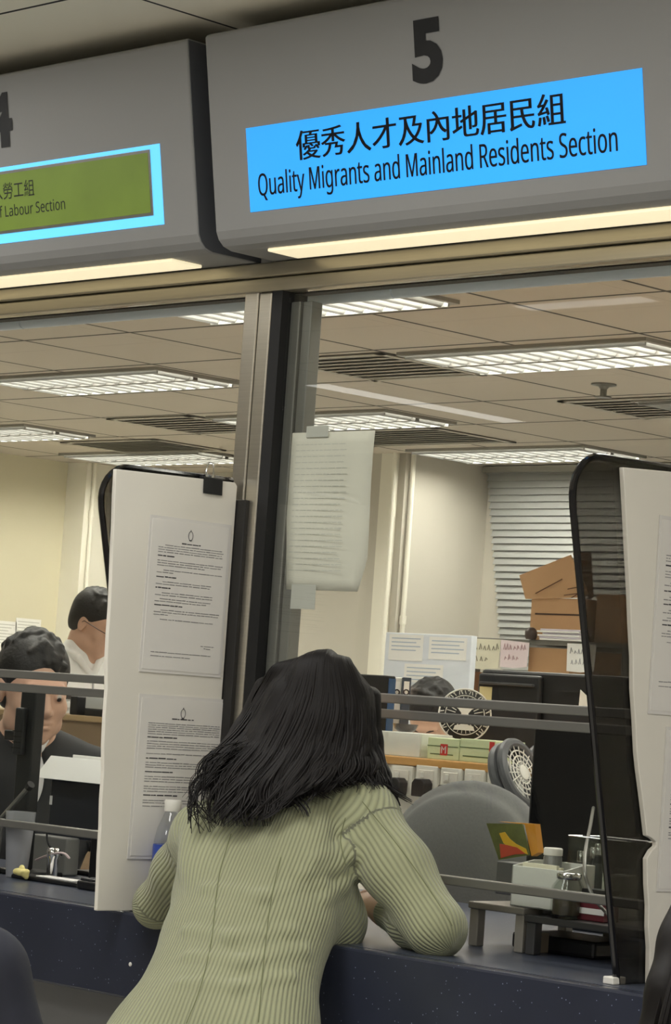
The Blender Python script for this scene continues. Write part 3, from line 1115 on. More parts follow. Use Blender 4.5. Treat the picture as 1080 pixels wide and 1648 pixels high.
def carton(x0, x1, y0, y1, z0, z1, label, flaps='open', m=None, tape=True):
    m = m or M_card
    t = thing('cardboard_box', label, 'box', ((x0 + x1) / 2, (y0 + y1) / 2, z0), 'brown cartons at the back of the office')
    th = 0.006
    b = MB()
    b.box(x0, x1, y0, y0 + th, z0, z1).box(x0, x1, y1 - th, y1, z0, z1)
    b.box(x0, x0 + th, y0 + th, y1 - th, z0, z1).box(x1 - th, x1, y0 + th, y1 - th, z0, z1).box(x0 + th, x1 - th, y0 + th, y1 - th, z0, z0 + th)
    b.build('body', m, t)
    if tape:
        MB().box(x0 + (x1 - x0) * 0.08, x1 - (x1 - x0) * 0.1, y0 - 0.0012, y0, z0 + (z1 - z0) * 0.60, z0 + (z1 - z0) * 0.64).build('handle_slot', mat('dark_slot', (70, 46, 28), 0.8), t)
    return t, b


# big open carton: body + raised front flap
x0, x1, z0, z1 = rectY(Y, 846, 962, 934, 1026)
z0 = zt
bigc, _ = carton(x0, x1, Y + 0.03, Y + 0.36, z0, z1, 'large brown carton with raised flaps, in front of the blind')
P = [FY(Y + 0.025).px(*q) for q in ((846, 964), (934, 962), (948, 955), (918, 893), (836, 926))]
MB().prism(FY(Y + 0.03), P, 0.0, 0.006).build('front_flap', M_card, bigc)
MB().prism(FY(Y + 0.04), [FY(Y + 0.03).px(*q) for q in ((918, 890), (946, 888), (950, 960), (943, 964))], -0.012, -0.005).build('side_flap', M_card_d, bigc)
ar = FY(Y + 0.022)
A, B = ar.px(880, 950), ar.px(918, 925)
pr = MB()
for (p0, p1) in (((862, 955), (905, 932)), ((908, 958), (930, 955)), ((914, 948), (934, 944)), ((920, 962), (936, 952))):
    u0, u1 = ar.px(*p0), ar.px(*p1)
    pr.tube([ar.pt(u0[0], u0[1], 0.001), ar.pt(u1[0], u1[1], 0.001)], 0.002, 5)
pr.build('printed_marks', mat('brown_print', (96, 62, 38), 0.8), bigc)
x0, x1, z0, z1 = rectY(Y, 939, 955, 1010, 1027)
carton(x0 + 0.02, x1 + 0.1, Y + 0.05, Y + 0.42, zt, z1, 'brown carton seen dimly through the smoked divider', m=M_card, tape=False)
x0, x1, z0, z1 = rectY(Y, 846, 1030, 912, 1082)
carton(x0, x1, Y + 0.02, Y + 0.40, zt - 0.45, zt - 0.03, 'brown carton on the rack shelf between the hanging notes', tape=False)
x0, x1, z0, z1 = rectY(Y, 874, 1013, 942, 1029)
bu = thing('paper_bundle', 'plastic-wrapped bundle of papers on the rack before the large carton', 'papers', ((x0 + x1) / 2, Y - 0.01, zt))
r = random.Random(9)
k = 0
for i in range(6):
    dz = (z1 - zt) / 6
    d_ = r.uniform(-0.012, 0.012)
    MB().box(x0 + d_, x1 + d_, Y - 0.02 + d_ * 0.5, Y + 0.025 + d_ * 0.2, zt + dz * i, zt + dz * (i + 0.92)).build('folded_papers', mat('lilac_wrap', (214, 206, 218), 0.3, noise=0.15, scale=30) if i % 2 else M_paper, bu, bevel=0.002)
x0, x1, z0, z1 = rectY(Y, 849, 1011, 867, 1029)
MBq = MB().lathe(((x0 + x1) / 2, Y - 0.012, zt), (0, 0, 1), [(0.02, 0), (0.024, 0.01), (0.024, 0.03), (0.017, 0.042), (0.008, 0.047)], 18).build('tape_roll', mat('dark_brown_roll', (62, 48, 42), 0.5), None, smooth=True)
tag(MBq, 'small dark round roll on the rack left of the paper bundle', 'roll')


def hung_note(x0, y0, x1, y1, label, m, seed, ink=(60, 60, 66), skew=0.0):
    a0, a1, b0, b1 = rectY(Y - 0.012, x0, y0, x1, y1)
    t = thing('hanging_note', label, 'note', ((a0 + a1) / 2, Y - 0.012, b0), 'notes hanging from the rack shelf')
    fr_ = FY(Y - 0.004)
    MB().prism(fr_, [(a0, b1), (a1, b1 - skew), (a1 - 0.006, b0 + 0.004), ((a0 + a1) / 2, b0 - 0.003), (a0 + 0.004, b0)], 0.0, 0.0015).build('sheet', m, t)
    r_ = random.Random(seed)
    s = MB()
    w, h = a1 - a0, b1 - b0
    for row in range(2):
        x = a0 + w * (0.12 + 0.05 * row)
        while x < a0 + w * (0.88 - 0.2 * row):
            bb_ = b0 + h * (0.62 - 0.38 * row)
            s.tube([fr_.pt(x, bb_ + h * 0.02, 0.0022), fr_.pt(x + w * 0.03, bb_ + h * r_.uniform(0.12, 0.24), 0.0022), fr_.pt(x + w * 0.07, bb_ + h * r_.uniform(0.0, 0.08), 0.0022)], 0.0018, 4)
            x += w * r_.uniform(0.1, 0.15)
    s.build('handwriting', mat('ink_%d' % seed, ink, 0.8), t)
    return t


M_cream = mat('cream_paper', (226, 222, 200), 0.7)
M_pink = mat('pink_white_paper', (234, 218, 222), 0.7)
hung_note(748, 1028, 803, 1076, 'cream hand-written note hanging left of the pinkish one', M_cream, 21, (120, 116, 104))
hung_note(803, 1030, 849, 1074, 'pinkish white note hanging beside the brown carton', M_pink, 22, (196, 160, 166), 0.008)
hung_note(910, 1036, 957, 1081, 'white note hanging below the paper bundle at the right', M_paper, 23, (150, 150, 156))

# desk-high cabinet with sockets, and what stands on it
YS = 1.8
xw0, xw1 = FY(YS).px(585, 1222)[0] - 0.6, 0.25
zw = FY(YS).px(700, 1222)[1]
cb_ = thing('desk_partition', 'white desk-high unit with a wooden top edge behind the grey chair', 'desk', ((xw0 + xw1) / 2, YS + 0.4, ZF))
M_offw = mat('off_white_laminate', (218, 214, 204), 0.5, noise=0.03)
MB().box(xw0, xw1, YS + 0.01, YS + 0.85, ZF, zw - 0.024).build('carcass', M_offw, cb_, bevel=0.003)
MB().box(xw0 - 0.005, xw1 + 0.005, YS, YS + 0.86, zw - 0.023, zw).build('wooden_top', M_wood, cb_, bevel=0.003)

M_socket = mat('socket_white', (224, 222, 212), 0.35, noise=0.02)
labs = ['leftmost white wall socket, with a black plug, behind the grey chair', 'second white wall socket from the left, with a black plug',
        'middle white wall socket above the grey chair', 'white wall socket just left of the rightmost one', 'rightmost white wall socket, next to the desk fan']
sx = [(629, 1232, 664, 1278), (669, 1232, 704, 1280), (709, 1236, 743, 1282), (747, 1238, 780, 1284), (784, 1240, 818, 1286)]
for i, (q, lab) in enumerate(zip(sx, labs)):
    a0, a1, b0, b1 = rectY(YS, *q)
    t = thing('wall_socket', lab, 'socket', ((a0 + a1) / 2, YS, b0), 'sockets along the desk-high unit')
    f = FY(YS + 0.01)
    MB().fbox(f, a0, a1, b0, b1, 0.0, 0.012).build('plate', M_socket, t, bevel=0.003)
    MB().fbox(f, a0 + 0.012, a1 - 0.012, b1 - 0.04, b1 - 0.012, 0.012, 0.015).build('raised_rim', M_offw, t, bevel=0.002)
    MB().fbox(f, a0 + 0.022, a0 + 0.034, b1 - 0.034, b1 - 0.018, 0.015, 0.019).build('switch', M_white, t, bevel=0.001)
    if i != 4:
        zc = b0 + (0.026 if i < 2 else 0.012)
        pl = thing('power_plug', ['leftmost black plug in the white sockets', 'second black plug from the left', 'black plug half hidden behind the chair top, below the middle socket', 'black plug below the fourth socket from the left'][i], 'plug', ((a0 + a1) / 2, YS, zc), 'black plugs in the sockets')
        cx_ = (a0 + a1) / 2 + 0.006
        MB().prism(f, [(cx_ - 0.024, zc - 0.03), (cx_ + 0.022, zc - 0.03), (cx_ + 0.024, zc + 0.006), (cx_ + 0.014, zc + 0.018), (cx_ - 0.014, zc + 0.018), (cx_ - 0.024, zc + 0.006)], 0.016, 0.05).build('plug_body', M_black, pl, bevel=0.003)
        MB().tube([f.pt(cx_, zc - 0.03, 0.03), f.pt(cx_ + 0.004, zc - 0.10, 0.034), f.pt(cx_ - 0.01, zc - 0.3, 0.03), f.pt(cx_, zc - 0.75, 0.02)], 0.0035, 8).build('cable', M_black, pl, smooth=True)

# cartons of forms on the wooden top
M_green = mat('pale_green_carton', (206, 218, 176), 0.55, noise=0.03)
M_red = mat('red_print', (188, 54, 50), 0.6)
M_dgreen = mat('green_print', (86, 104, 66), 0.6)


def form_box(x0, y0, x1, y1, depth, label, y=YS + 0.03):
    a0, a1, b0, b1 = rectY(y, x0, y0, x1, y1)
    b0 = zw
    t = thing('form_carton', label, 'carton', ((a0 + a1) / 2, y, zw), 'pale green cartons on the wooden top')
    f = FY(y)
    MB().box(a0, a1, y, y + depth, b0, b1).build('carton_body', M_green, t, bevel=0.002)
    MB().fbox(f, a0, a1 - 0.004, b0 + (b1 - b0) * 0.60, b0 + (b1 - b0) * 0.64, 0.0, 0.001).fbox(f, a0 + (a1 - a0) * 0.1, a1 - 0.02, b0 + (b1 - b0) * 0.22, b0 + (b1 - b0) * 0.27, 0.0, 0.001).build('printed_lines', M_dgreen, t)
    return t, f, a0, a1, b0, b1


t, f, a0, a1, b0, b1 = form_box(688, 1188, 739, 1219, 0.12, 'pale green carton with a red mark, left of its twin')
c = a0 + (a1 - a0) * 0.42
mk = MB().fbox(f, c, c + 0.026, b0 + 0.012, b0 + 0.042, 0.0, 0.0014).build('red_mark', M_red, t)
zz = MB()
zz.tube([f.pt(c + 0.006, b0 + 0.017, 0.002), f.pt(c + 0.006, b0 + 0.036, 0.002), f.pt(c + 0.013, b0 + 0.027, 0.002), f.pt(c + 0.020, b0 + 0.036, 0.002), f.pt(c + 0.020, b0 + 0.017, 0.002)], 0.0016, 5)
zz.build('white_emblem', M_white, mk)
t, f, a0, a1, b0, b1 = form_box(740, 1190, 797, 1223, 0.12, 'pale green carton with dark lines, right of the one with a red mark')
MB().fbox(f, a1 - 0.02, a1 - 0.003, b1 - 0.03, b1 - 0.004, 0.0, 0.0014).build('red_mark', M_red, t)
a0, a1, b0, b1 = rectY(YS + 0.03, 611, 1178, 676, 1217)
tr = thing('clear_storage_box', 'milky plastic storage box left of the pale green cartons', 'box', ((a0 + a1) / 2, YS + 0.1, zw))
MB().box(a0, a1, YS + 0.03, YS + 0.034, zw, b1).box(a0, a1, YS + 0.156, YS + 0.16, zw, b1).box(a0, a0 + 0.004, YS + 0.034, YS + 0.156, zw, b1).box(a1 - 0.004, a1, YS + 0.034, YS + 0.156, zw, b1).box(a0, a1, YS + 0.03, YS + 0.16, zw, zw + 0.004).build('box_body', G_frost, tr, bevel=0.002)
MB().box(a0 + 0.01, a1 - 0.015, YS + 0.04, YS + 0.15, zw + 0.005, b1 - 0.012).build('paper_contents', M_paper, tr)
q = onY(652, 1180, YS + 0.09)
cu_ = thing('small_dish', 'small dark glass dish on the milky storage box', 'dish', (q[0], YS + 0.09, b1))
MB().lathe((q[0], YS + 0.09, b1 + 0.0005), (0, 0, 1), [(0.02, 0), (0.03, 0.008), (0.036, 0.022), (0.033, 0.022), (0.026, 0.009), (0.001, 0.006)], 24).build('bowl', mat('smoky_glass', (92, 88, 84), 0.15, trans=0.4), cu_, smooth=True, angle=60)

# round emblem plaque turned to the counter
d6 = onY(748, 1151, YS + 0.26)
nv = nrm((-VF[0], -VF[1], 0.0))
ex = nrm(np.cross((0, 0, 1), nv))
R_ = 0.075
ctr = np.array([d6[0], d6[1], d6[2]])
FE = Frame(ctr, ex, (0, 0, 1))
em = thing('round_emblem', 'round black and white emblem plaque behind the pale green cartons', 'emblem', (d6[0], d6[1], zw))
MB().lathe(ctr - FE.n * 0.006, FE.n, [(R_ - 0.002, 0), (R_, 0.002), (R_, 0.005), (R_ - 0.002, 0.006)], 48).build('disc', mat('emblem_black', (34, 34, 34), 0.4), em, smooth=True)
ds = MB()
ds.torus(ctr, FE.n, R_ - 0.002, 0.0022, 48, 6).torus(ctr, FE.n, R_ * 0.73, 0.0012, 48, 6)
for k in range(40):
    if 26 <= k <= 33:
        continue
    a = 2 * PI * k / 40
    r0, r1 = R_ * 0.79, R_ * 0.92
    a2 = a + (0.05 if k % 3 else -0.04)
    ds.tube([FE.pt(r0 * math.cos(a), r0 * math.sin(a), 0.0005), FE.pt(r1 * math.cos(a2), r1 * math.sin(a2), 0.0005)], 0.0014, 4)
    if k % 2:
        ds.tube([FE.pt(r1 * math.cos(a), r1 * math.sin(a), 0.0005), FE.pt(r1 * math.cos(a + .09), r1 * math.sin(a + .09), 0.0005)], 0.001, 4)
for k in range(26):
    a = 2 * PI * k / 26
    ds.tube([FE.pt(R_ * 0.36 * math.cos(a), R_ * 0.36 * math.sin(a), 0.0004), FE.pt(R_ * 0.69 * math.cos(a), R_ * 0.69 * math.sin(a), 0.0004)], 0.0011, 4)
ds.prism(FE, [(-0.03, -0.042), (0.03, -0.042), (0.026, -0.03), (0.010, -0.026), (0.010, 0.006), (0.020, 0.018), (0.012, 0.032), (0, 0.037), (-0.012, 0.032), (-0.020, 0.018), (-0.010, 0.006), (-0.010, -0.026), (-0.026, -0.03)], 0.0, 0.0015)
ds.build('white_design', mat('emblem_white', (226, 226, 220), 0.5), em)
MB().box(d6[0] - 0.03, d6[0] + 0.03, d6[1] + 0.0, d6[1] + 0.05, zw, zw + 0.006).box(d6[0] - 0.02, d6[0] + 0.01, d6[1] + 0.012, d6[1] + 0.022, zw + 0.006, d6[2]).build('stand', M_black, em)

# black office machine behind, with note and sheet
YP = YS + 0.42
a0, a1, b0, b1 = rectY(YP, 766, 1077, 1010, 1130)
zt_p = FY(YP).px(790, 1077)[1]
prn = thing('office_printer', 'large black printer behind the emblem, under the hanging notes', 'printer', ((a0 + a1) / 2, YP + 0.2, zw))
MB().box(a0, a1, YP + 0.02, YP + 0.40, zw, zt_p).build('printer_body', M_black, prn, bevel=0.008)
f = FY(YP + 0.02)
MB().fbox(f, a0 + 0.005, (a0 + a1) / 2 - 0.04, zw + 0.01, zt_p - 0.012, 0.0, 0.018).build('front_cover', mat('charcoal_plastic', (40, 41, 44), 0.35), prn, bevel=0.006)
MB().fbox(f, a0 + 0.02, a0 + 0.22, zt_p - 0.044, zt_p - 0.036, 0.018, 0.030).build('output_lip', mat('dark_grey_lip', (72, 74, 78), 0.3), prn, bevel=0.002)
MB().fbox(f, (a0 + a1) / 2 + 0.02, a1 - 0.08, zt_p - 0.052, zt_p - 0.044, 0.0, 0.004).build('slot', M_gasket, prn)
MB().fbox(f, (a0 + a1) / 2 - 0.03, a1 - 0.01, zw + 0.02, zt_p - 0.10, 0.0, 0.003).build('paper_drawer', mat('charcoal_plastic', (40, 41, 44), 0.35), prn, bevel=0.002)
A0, A1, B0, B1 = rectY(YP, 771, 1105, 791, 1130)
tag(MB().fbox(f, A0, A1, B0, B1, 0.0182, 0.0192).build('sticky_note', mat('pale_yellow_note', (226, 218, 168), 0.7), None), 'pale yellow sticky note on the black printer', 'note')
P = [f.px(*q) for q in ((936, 1110), (966, 1140), (933, 1138))]
tag(MB().prism(f, P, 0.0035, 0.005).build('torn_sheet', M_paper, None), 'torn white sheet stuck on the right of the black printer', 'paper')
A0, A1, B0, B1 = rectY(4.3, 747, 1080, 758, 1107)
carton(A0, A1, 4.3, 4.37, ZF, B1, 'narrow dark brown carton standing left of the black printer', m=M_card_d, tape=False)

# monitor seen from behind at the woman's right, folder beside it
YM = YS + 0.45
a0, a1, b0, b1 = rectY(YM, 585, 1086, 621, 1200)
mo = thing('black_monitor', 'black monitor with a blue-lit edge, beside the woman’s face', 'monitor', ((a0 + a1) / 2, YM, zw))
MB().box(a0 - 0.1, a1, YM, YM + 0.035, zw + 0.05, b1).build('casing', M_black, mo, bevel=0.004)
MB().box(a1 + 0.0002, a1 + 0.0035, YM + 0.004, YM + 0.031, zw + 0.06, b1 - 0.008).build('screen_edge', mat('blue_edge', (60, 92, 136), 0.3), mo)
MB().box(a0 - 0.02, a0 + 0.02, YM + 0.036, YM + 0.056, zw + 0.012, zw + 0.2).build('stand_neck', M_black, mo)
MB().box(a0 - 0.09, a0 + 0.04, YM - 0.04, YM + 0.09, zw, zw + 0.012).build('stand_foot', M_black, mo, bevel=0.003)
for k, (px_, lab) in enumerate(((630, 'white lever-arch folder right of the black monitor'), (645, 'lever-arch folder with a dark spine and finger ring'))):
    c0 = onY(px_, 1140, YM + 0.16)
    ff = Frame((c0[0], c0[1], 0), VRH_, (0, 0, 1))
    zt_ = onY(px_ + 7, 1090, YM + 0.16)[2]
    w = 0.0265
    fo = thing('lever_arch_folder', lab, 'folder', ff.pt(w / 2, zw, -0.1), 'folders beside the black monitor')
    MB().fbox(ff, 0, w, zw, zt_, -0.22, 0.0).build('cover', M_white if k == 0 else mat('slate_spine', (60, 70, 84), 0.5), fo, bevel=0.002)
    MB().fbox(ff, 0.005, w - 0.005, zt_ - 0.075, zt_ - 0.012, 0.0, 0.0012).build('spine_label', M_paper, fo)
    MB().torus(ff.pt(w / 2, zt_ - 0.045, 0.001), ff.n, 0.0075, 0.0024, 20, 6).build('finger_ring', M_black, fo, smooth=True)

# tilted desk fan on the wooden top
q = onY(838, 1245, YS - 0.06)
fc = np.array([q[0], q[1], q[2]])
fn = nrm(VR * 0.80 - np.array([VF[0], VF[1], 0]) * 0.55 + np.array([0, 0, 0.35]))
fan = thing('desk_fan', 'small grey desk fan tilted sideways, beside the dark monitor', 'fan', (fc[0], fc[1] + 0.12, zw))
MB().torus(fc, fn, 0.082, 0.014, 40, 10).torus(fc - fn * 0.03, fn, 0.078, 0.016, 40, 10).build('housing_ring', mat('grey_fan', (84, 86, 90), 0.4), fan, smooth=True)
gr = MB()
for rr in (0.03, 0.045, 0.06):
    gr.torus(fc + fn * 0.008, fn, rr, 0.0022, 30, 6)
FN = Frame(fc + fn * 0.008, np.cross((0, 0, 1), fn), np.cross(fn, nrm(np.cross((0, 0, 1), fn))))
for k in range(18):
    a = 2 * PI * k / 18
    gr.tube([FN.pt(0.018 * math.cos(a), 0.018 * math.sin(a)), FN.pt(0.08 * math.cos(a), 0.08 * math.sin(a))], 0.0016, 5)
gr.lathe(fc + fn * 0.004, fn, [(0.02, 0), (0.02, 0.008), (0.015, 0.011)], 20)
gr.build('guard', M_white, fan, smooth=True)
bl_ = MB()
for k in range(3):
    a = 2 * PI * k / 3
    pts = [FN.pt(rr * math.cos(a + tt), rr * math.sin(a + tt), cc) for rr, tt, cc in ((0.012, -0.3, -0.026), (0.066, -0.25, -0.03), (0.07, 0.55, -0.012), (0.012, 0.5, -0.014))]
    pts2 = [p_ - fn * 0.002 for p_ in pts]
    bl_.add(pts + pts2, [(0, 1, 2, 3), (7, 6, 5, 4), (0, 4, 5, 1), (1, 5, 6, 2), (2, 6, 7, 3), (3, 7, 4, 0)])
bl_.build('blades', mat('pale_blades', (206, 208, 208), 0.35), fan)
base_c = np.array([fc[0] + 0.0, YS + 0.09, zw])
MB().tube([fc - fn * 0.05, np.array([fc[0] - 0.03, YS + 0.06, zw + 0.06]), base_c + (0, 0, 0.012)], [0.02, 0.018, 0.02], 12).build('neck', mat('grey_fan', (84, 86, 90), 0.4), fan, smooth=True)
MB().lathe(base_c, (0, 0, 1), [(0.055, 0), (0.055, 0.008), (0.03, 0.014)], 28).build('base', mat('grey_fan', (84, 86, 90), 0.4), fan, smooth=True)
MB().lathe(fc - fn * 0.045, fn, [(0.03, -0.02), (0.035, 0.0), (0.03, 0.01)], 20).build('motor', M_black, fan, smooth=True)

# ------------------------------------------------------------------ grey office chair
cc = at(757, 1385, 6.05)
M_fabric = mat('grey_chair_fabric', (112, 113, 112), 0.9, noise=0.12, scale=160, bump=0.12)
ch = thing('office_chair', 'grey fabric office chair standing behind the right window', 'chair', (cc[0], cc[1] + 0.12, ZF))
fwd = nrm((0.25, -1, 0))
sd = np.cross(fwd, (0, 0, 1))
Mch = np.stack([sd, fwd, np.array([0, 0, 1.0])], 1)
s = Solid()
top = at(757, 1257, 6.05)[2]
zc_ = top - 0.235
s.ell((cc[0], cc[1], zc_ + 0.04), (0.21, 0.045, 0.195), Mch, 0.02)
s.ell((cc[0], cc[1], zc_ - 0.06), (0.235, 0.05, 0.21), Mch, 0.06)
s.ell(np.array([cc[0], cc[1], zc_ + 0.05]) + fwd * 0.03, (0.16, 0.03, 0.14), Mch, 0.05)
s.build('backrest', M_fabric, ch, 0.008)
s = Solid()
sc_ = np.array([cc[0], cc[1], ZF + 0.50]) + fwd * 0.22
s.ell(sc_, (0.25, 0.24, 0.05), Mch, 0.02).ell(sc_ + fwd * 0.05, (0.23, 0.22, 0.045), Mch, 0.04)
s.build('seat', M_fabric, ch, 0.01)
bb_ = np.array([cc[0], cc[1], 0]) - fwd * 0.05
MB().tube([bb_ + (0, 0, zc_), bb_ - fwd * 0.03 + (0, 0, ZF + 0.6), np.array([sc_[0], sc_[1], ZF + 0.44])], [0.022, 0.025, 0.03], 10, 0.6).build('back_bracket', M_black, ch, smooth=True)
MB().tube([(sc_[0], sc_[1], ZF + 0.08), (sc_[0], sc_[1], ZF + 0.46)], 0.025, 14).build('gas_column', M_metalgrey, ch, smooth=True)
for k in range(5):
    a = 2 * PI * k / 5 + 0.3
    e = np.array([math.cos(a), math.sin(a), 0])
    lg = MB().tube([np.array([sc_[0], sc_[1], ZF + 0.10]), np.array([sc_[0], sc_[1], ZF + 0.07]) + e * 0.27], [0.026, 0.016], 8).build('leg', M_black, ch, smooth=True)
    MB().lathe(np.array([sc_[0], sc_[1], ZF + 0.028]) + e * 0.27 - np.cross(e, (0, 0, 1)) * 0.02, np.cross(e, (0, 0, 1)), [(0.027, 0), (0.027, 0.04)], 14).build('castor', M_black, lg, smooth=True)

# ------------------------------------------------------------------ officer's things behind the right window
M_dark = mat('dark_monitor_shell', (24, 25, 28), 0.35, noise=0.08)
a0, a1, b0, b1 = rectY(0.62, 862, 1140, 1010, 1400)
dm = thing('large_monitor', 'large dark monitor close behind the right window, next to the divider', 'monitor', ((a0 + a1) / 2, 0.64, 1.1))
mp = FY(0.62)
p0, p1 = mp.px(860, 1150), mp.px(857, 1392)
MB().box(p0[0], p0[0] + 0.56, 0.62, 0.655, p1[1], 1.50).build('shell', M_dark, dm, bevel=0.006)
MB().box(p0[0] + 0.008, p0[0] + 0.552, 0.6185, 0.6198, p1[1] + 0.014, 1.488).build('screen', mat('dark_glossy_screen', (14, 15, 19), 0.12, noise=0.05), dm)
MB().box(p0[0] + 0.2, p0[0] + 0.34, 0.66, 0.70, 1.112, p1[1] + 0.12).build('stand_neck', M_dark, dm)
MB().box(p0[0] + 0.14, p0[0] + 0.42, 0.60, 0.80, 1.1005, 1.112).build('stand_foot', M_dark, dm, bevel=0.003)

# riser shelves on the counter
z1 = 1.1 + 0.082


def riser(x0, x1, y0, y1, ztop, label, m, th=0.012):
    t = thing('desk_riser', label, 'riser', ((x0 + x1) / 2, (y0 + y1) / 2, 1.1), 'low riser shelves behind the right window')
    MB().box(x0, x1, y0, y1, ztop - th, ztop).build('shelf_board', m, t, bevel=0.002)
    for xx in (x0 + 0.002, x1 - 0.022):
        for yy in (y0 + 0.004, y1 - 0.024):
            MB().box(xx, xx + 0.02, yy, yy + 0.02, 1.1005, ztop - th).build('leg', m, t, bevel=0.002)
    return t


M_riser = mat('pale_grey_riser', (142, 138, 130), 0.4, 0.2)
pA = onZ(771, 1521, 1.1)
rx0 = pA[0]
riser(rx0, rx0 + 0.13, 0.055, 0.325, 1.178, 'pale grey riser shelf carrying the milky trays', M_riser)
pB = onZ(846, 1541, 1.1)
riser(rx0 + 0.135, 1.0, 0.052, 0.325, 1.168, 'dark low riser shelf next to the pale one, by the divider', mat('dark_grey_riser', (70, 70, 70), 0.35, 0.2))
q = onY(853, 1522, 0.10)
tag(MB().box(q[0] - 0.012, q[0] + 0.022, 0.09, 0.125, 1.1005, 1.135).build('beige_box', mat('beige_plastic', (172, 160, 138), 0.5), bevel=0.002), 'small beige box on the counter under the dark riser', 'box')
q = onY(930, 1510, 0.2)
tag(MB().box(q[0] - 0.09, q[0] + 0.10, 0.125, 0.26, 1.1005, 1.130).build('black_device', M_black, bevel=0.006), 'flat black device under the dark riser by the divider', 'device')


def tray(x0, x1, y0, y1, z0, z1, label, m=G_frost, th=0.003, front_low=0.0, fill=None):
    t = thing('plastic_tray', label, 'tray', ((x0 + x1) / 2, (y0 + y1) / 2, z0), 'milky plastic trays on the risers')
    b = MB()
    b.box(x0, x1, y0, y0 + th, z0, z1 - front_low).box(x0, x1, y1 - th, y1, z0, z1)
    for xx in (x0, x1 - th):
        fr_ = Frame((xx, 0, 0), (0, 1, 0), (0, 0, 1))
        b.prism(fr_, [(y0, z0), (y1, z0), (y1, z1), (y1 - (y1 - y0) * 0.35, z1), (y0, z1 - front_low)], 0, th)
    b.box(x0, x1, y0, y1, z0, z0 + th)
    b.build('tray_body', m, t, bevel=0.001)
    if fill:
        fill(t)
    return t


fr = FY(0.075)
a0, _ = fr.px(790, 1440)
a1, _ = fr.px(830, 1440)
b1 = fr.px(800, 1403)[1]
tray(a0, a0 + 0.075, 0.165, 0.26, 1.179, b1 + 0.004, 'rear milky plastic tray on the pale riser')
fr = FY(0.06)
a0 = fr.px(818, 1440)[0]
b1 = fr.px(850, 1386)[1]


def cards(t):
    MB().box(a0 + 0.008, a0 + 0.085, 0.085, 0.092, 1.182, b1 - 0.004).box(a0 + 0.01, a0 + 0.083, 0.098, 0.106, 1.182, b1 - 0.008).build('leaflets', mat('cream_leaflets', (232, 228, 204), 0.6), t)


tray(a0, a0 + 0.118, 0.066, 0.15, 1.179, b1, 'front milky plastic tray of leaflets on the pale riser', fill=cards, front_low=0.01)

# orange and yellow leaflet holder
Yo = 0.268
fo = FY(Yo)
P = [fo.px(*q) for q in ((784, 1325), (842, 1326), (854, 1376), (804, 1384))]
lf = thing('picture_leaflet', 'yellow and orange folded leaflet leaning behind the milky trays', 'leaflet', fo.pt(P[3][0], P[3][1], 0))
MB().prism(fo, P, 0.0, 0.002).build('front_cover', mat('dark_green_cover', (96, 104, 44), 0.5, noise=0.5, scale=40), lf)
P2 = [fo.px(*q) for q in ((800, 1322), (858, 1326), (864, 1372), (853, 1378), (842, 1327))]
MB().prism(fo, P2, -0.02, -0.004).build('back_cover', mat('orange_cover', (228, 156, 44), 0.5, noise=0.1), lf)
P3 = [fo.px(*q) for q in ((805, 1341), (814, 1339), (822, 1350), (832, 1358), (848, 1366), (851, 1375), (826, 1368), (812, 1357))]
MB().prism(fo, P3, 0.002, 0.003).build('yellow_picture', mat('yellow_picture', (240, 190, 36), 0.5, noise=0.1), lf)
P4 = [fo.px(*q) for q in ((806, 1358), (818, 1360), (834, 1364), (848, 1374), (830, 1375), (808, 1381))]
MB().prism(fo, P4, 0.002, 0.0035).build('red_picture', mat('red_picture', (206, 66, 38), 0.5, noise=0.25, scale=60), lf)
MB().box(P[3][0] - 0.01, P[2][0] + 0.03, Yo + 0.004, Yo + 0.05, 1.1785, P[3][1] - 0.003).build('holder', mat('grey_holder', (96, 96, 98), 0.5), lf, bevel=0.002)

# clear acrylic box, jar, bottle, book and cable on the dark riser
Yq = 0.13
a0, a1, b0, b1 = rectY(Yq, 884, 1349, 985, 1400)
ab = thing('acrylic_box', 'clear acrylic box of small items behind the jar', 'box', ((a0 + a1) / 2, Yq + 0.05, 1.1685))
MB().box(a0, a1, Yq + 0.05, Yq + 0.053, 1.1685, b1).box(a0, a1, Yq + 0.13, Yq + 0.133, 1.1685, b1).box(a0, a0 + 0.003, Yq + 0.053, Yq + 0.13, 1.1685, b1).box(a1 - 0.003, a1, Yq + 0.053, Yq + 0.13, 1.1685, b1).build('walls', G_acryl, ab)
MB().tube([(a0, Yq + 0.05, b1), (a1, Yq + 0.05, b1), (a1, Yq + 0.13, b1), (a0, Yq + 0.13, b1), (a0, Yq + 0.05, b1)], 0.0013, 6).build('polished_rim', M_chrome, ab, smooth=True)
fq = FY(Yq + 0.03)


def lathe_item(name, label, cat, x, y, prof, m, z0=1.1685, parts=()):
    t = thing(name, label, cat, (x, y, z0))
    MB().lathe((x, y, z0), (0, 0, 1), prof, 24).build('body', m, t, smooth=True, angle=50)
    for pn, pp, pm in parts:
        MB().lathe((x, y, z0), (0, 0, 1), pp, 24).build(pn, pm, t, smooth=True, angle=50)
    return t


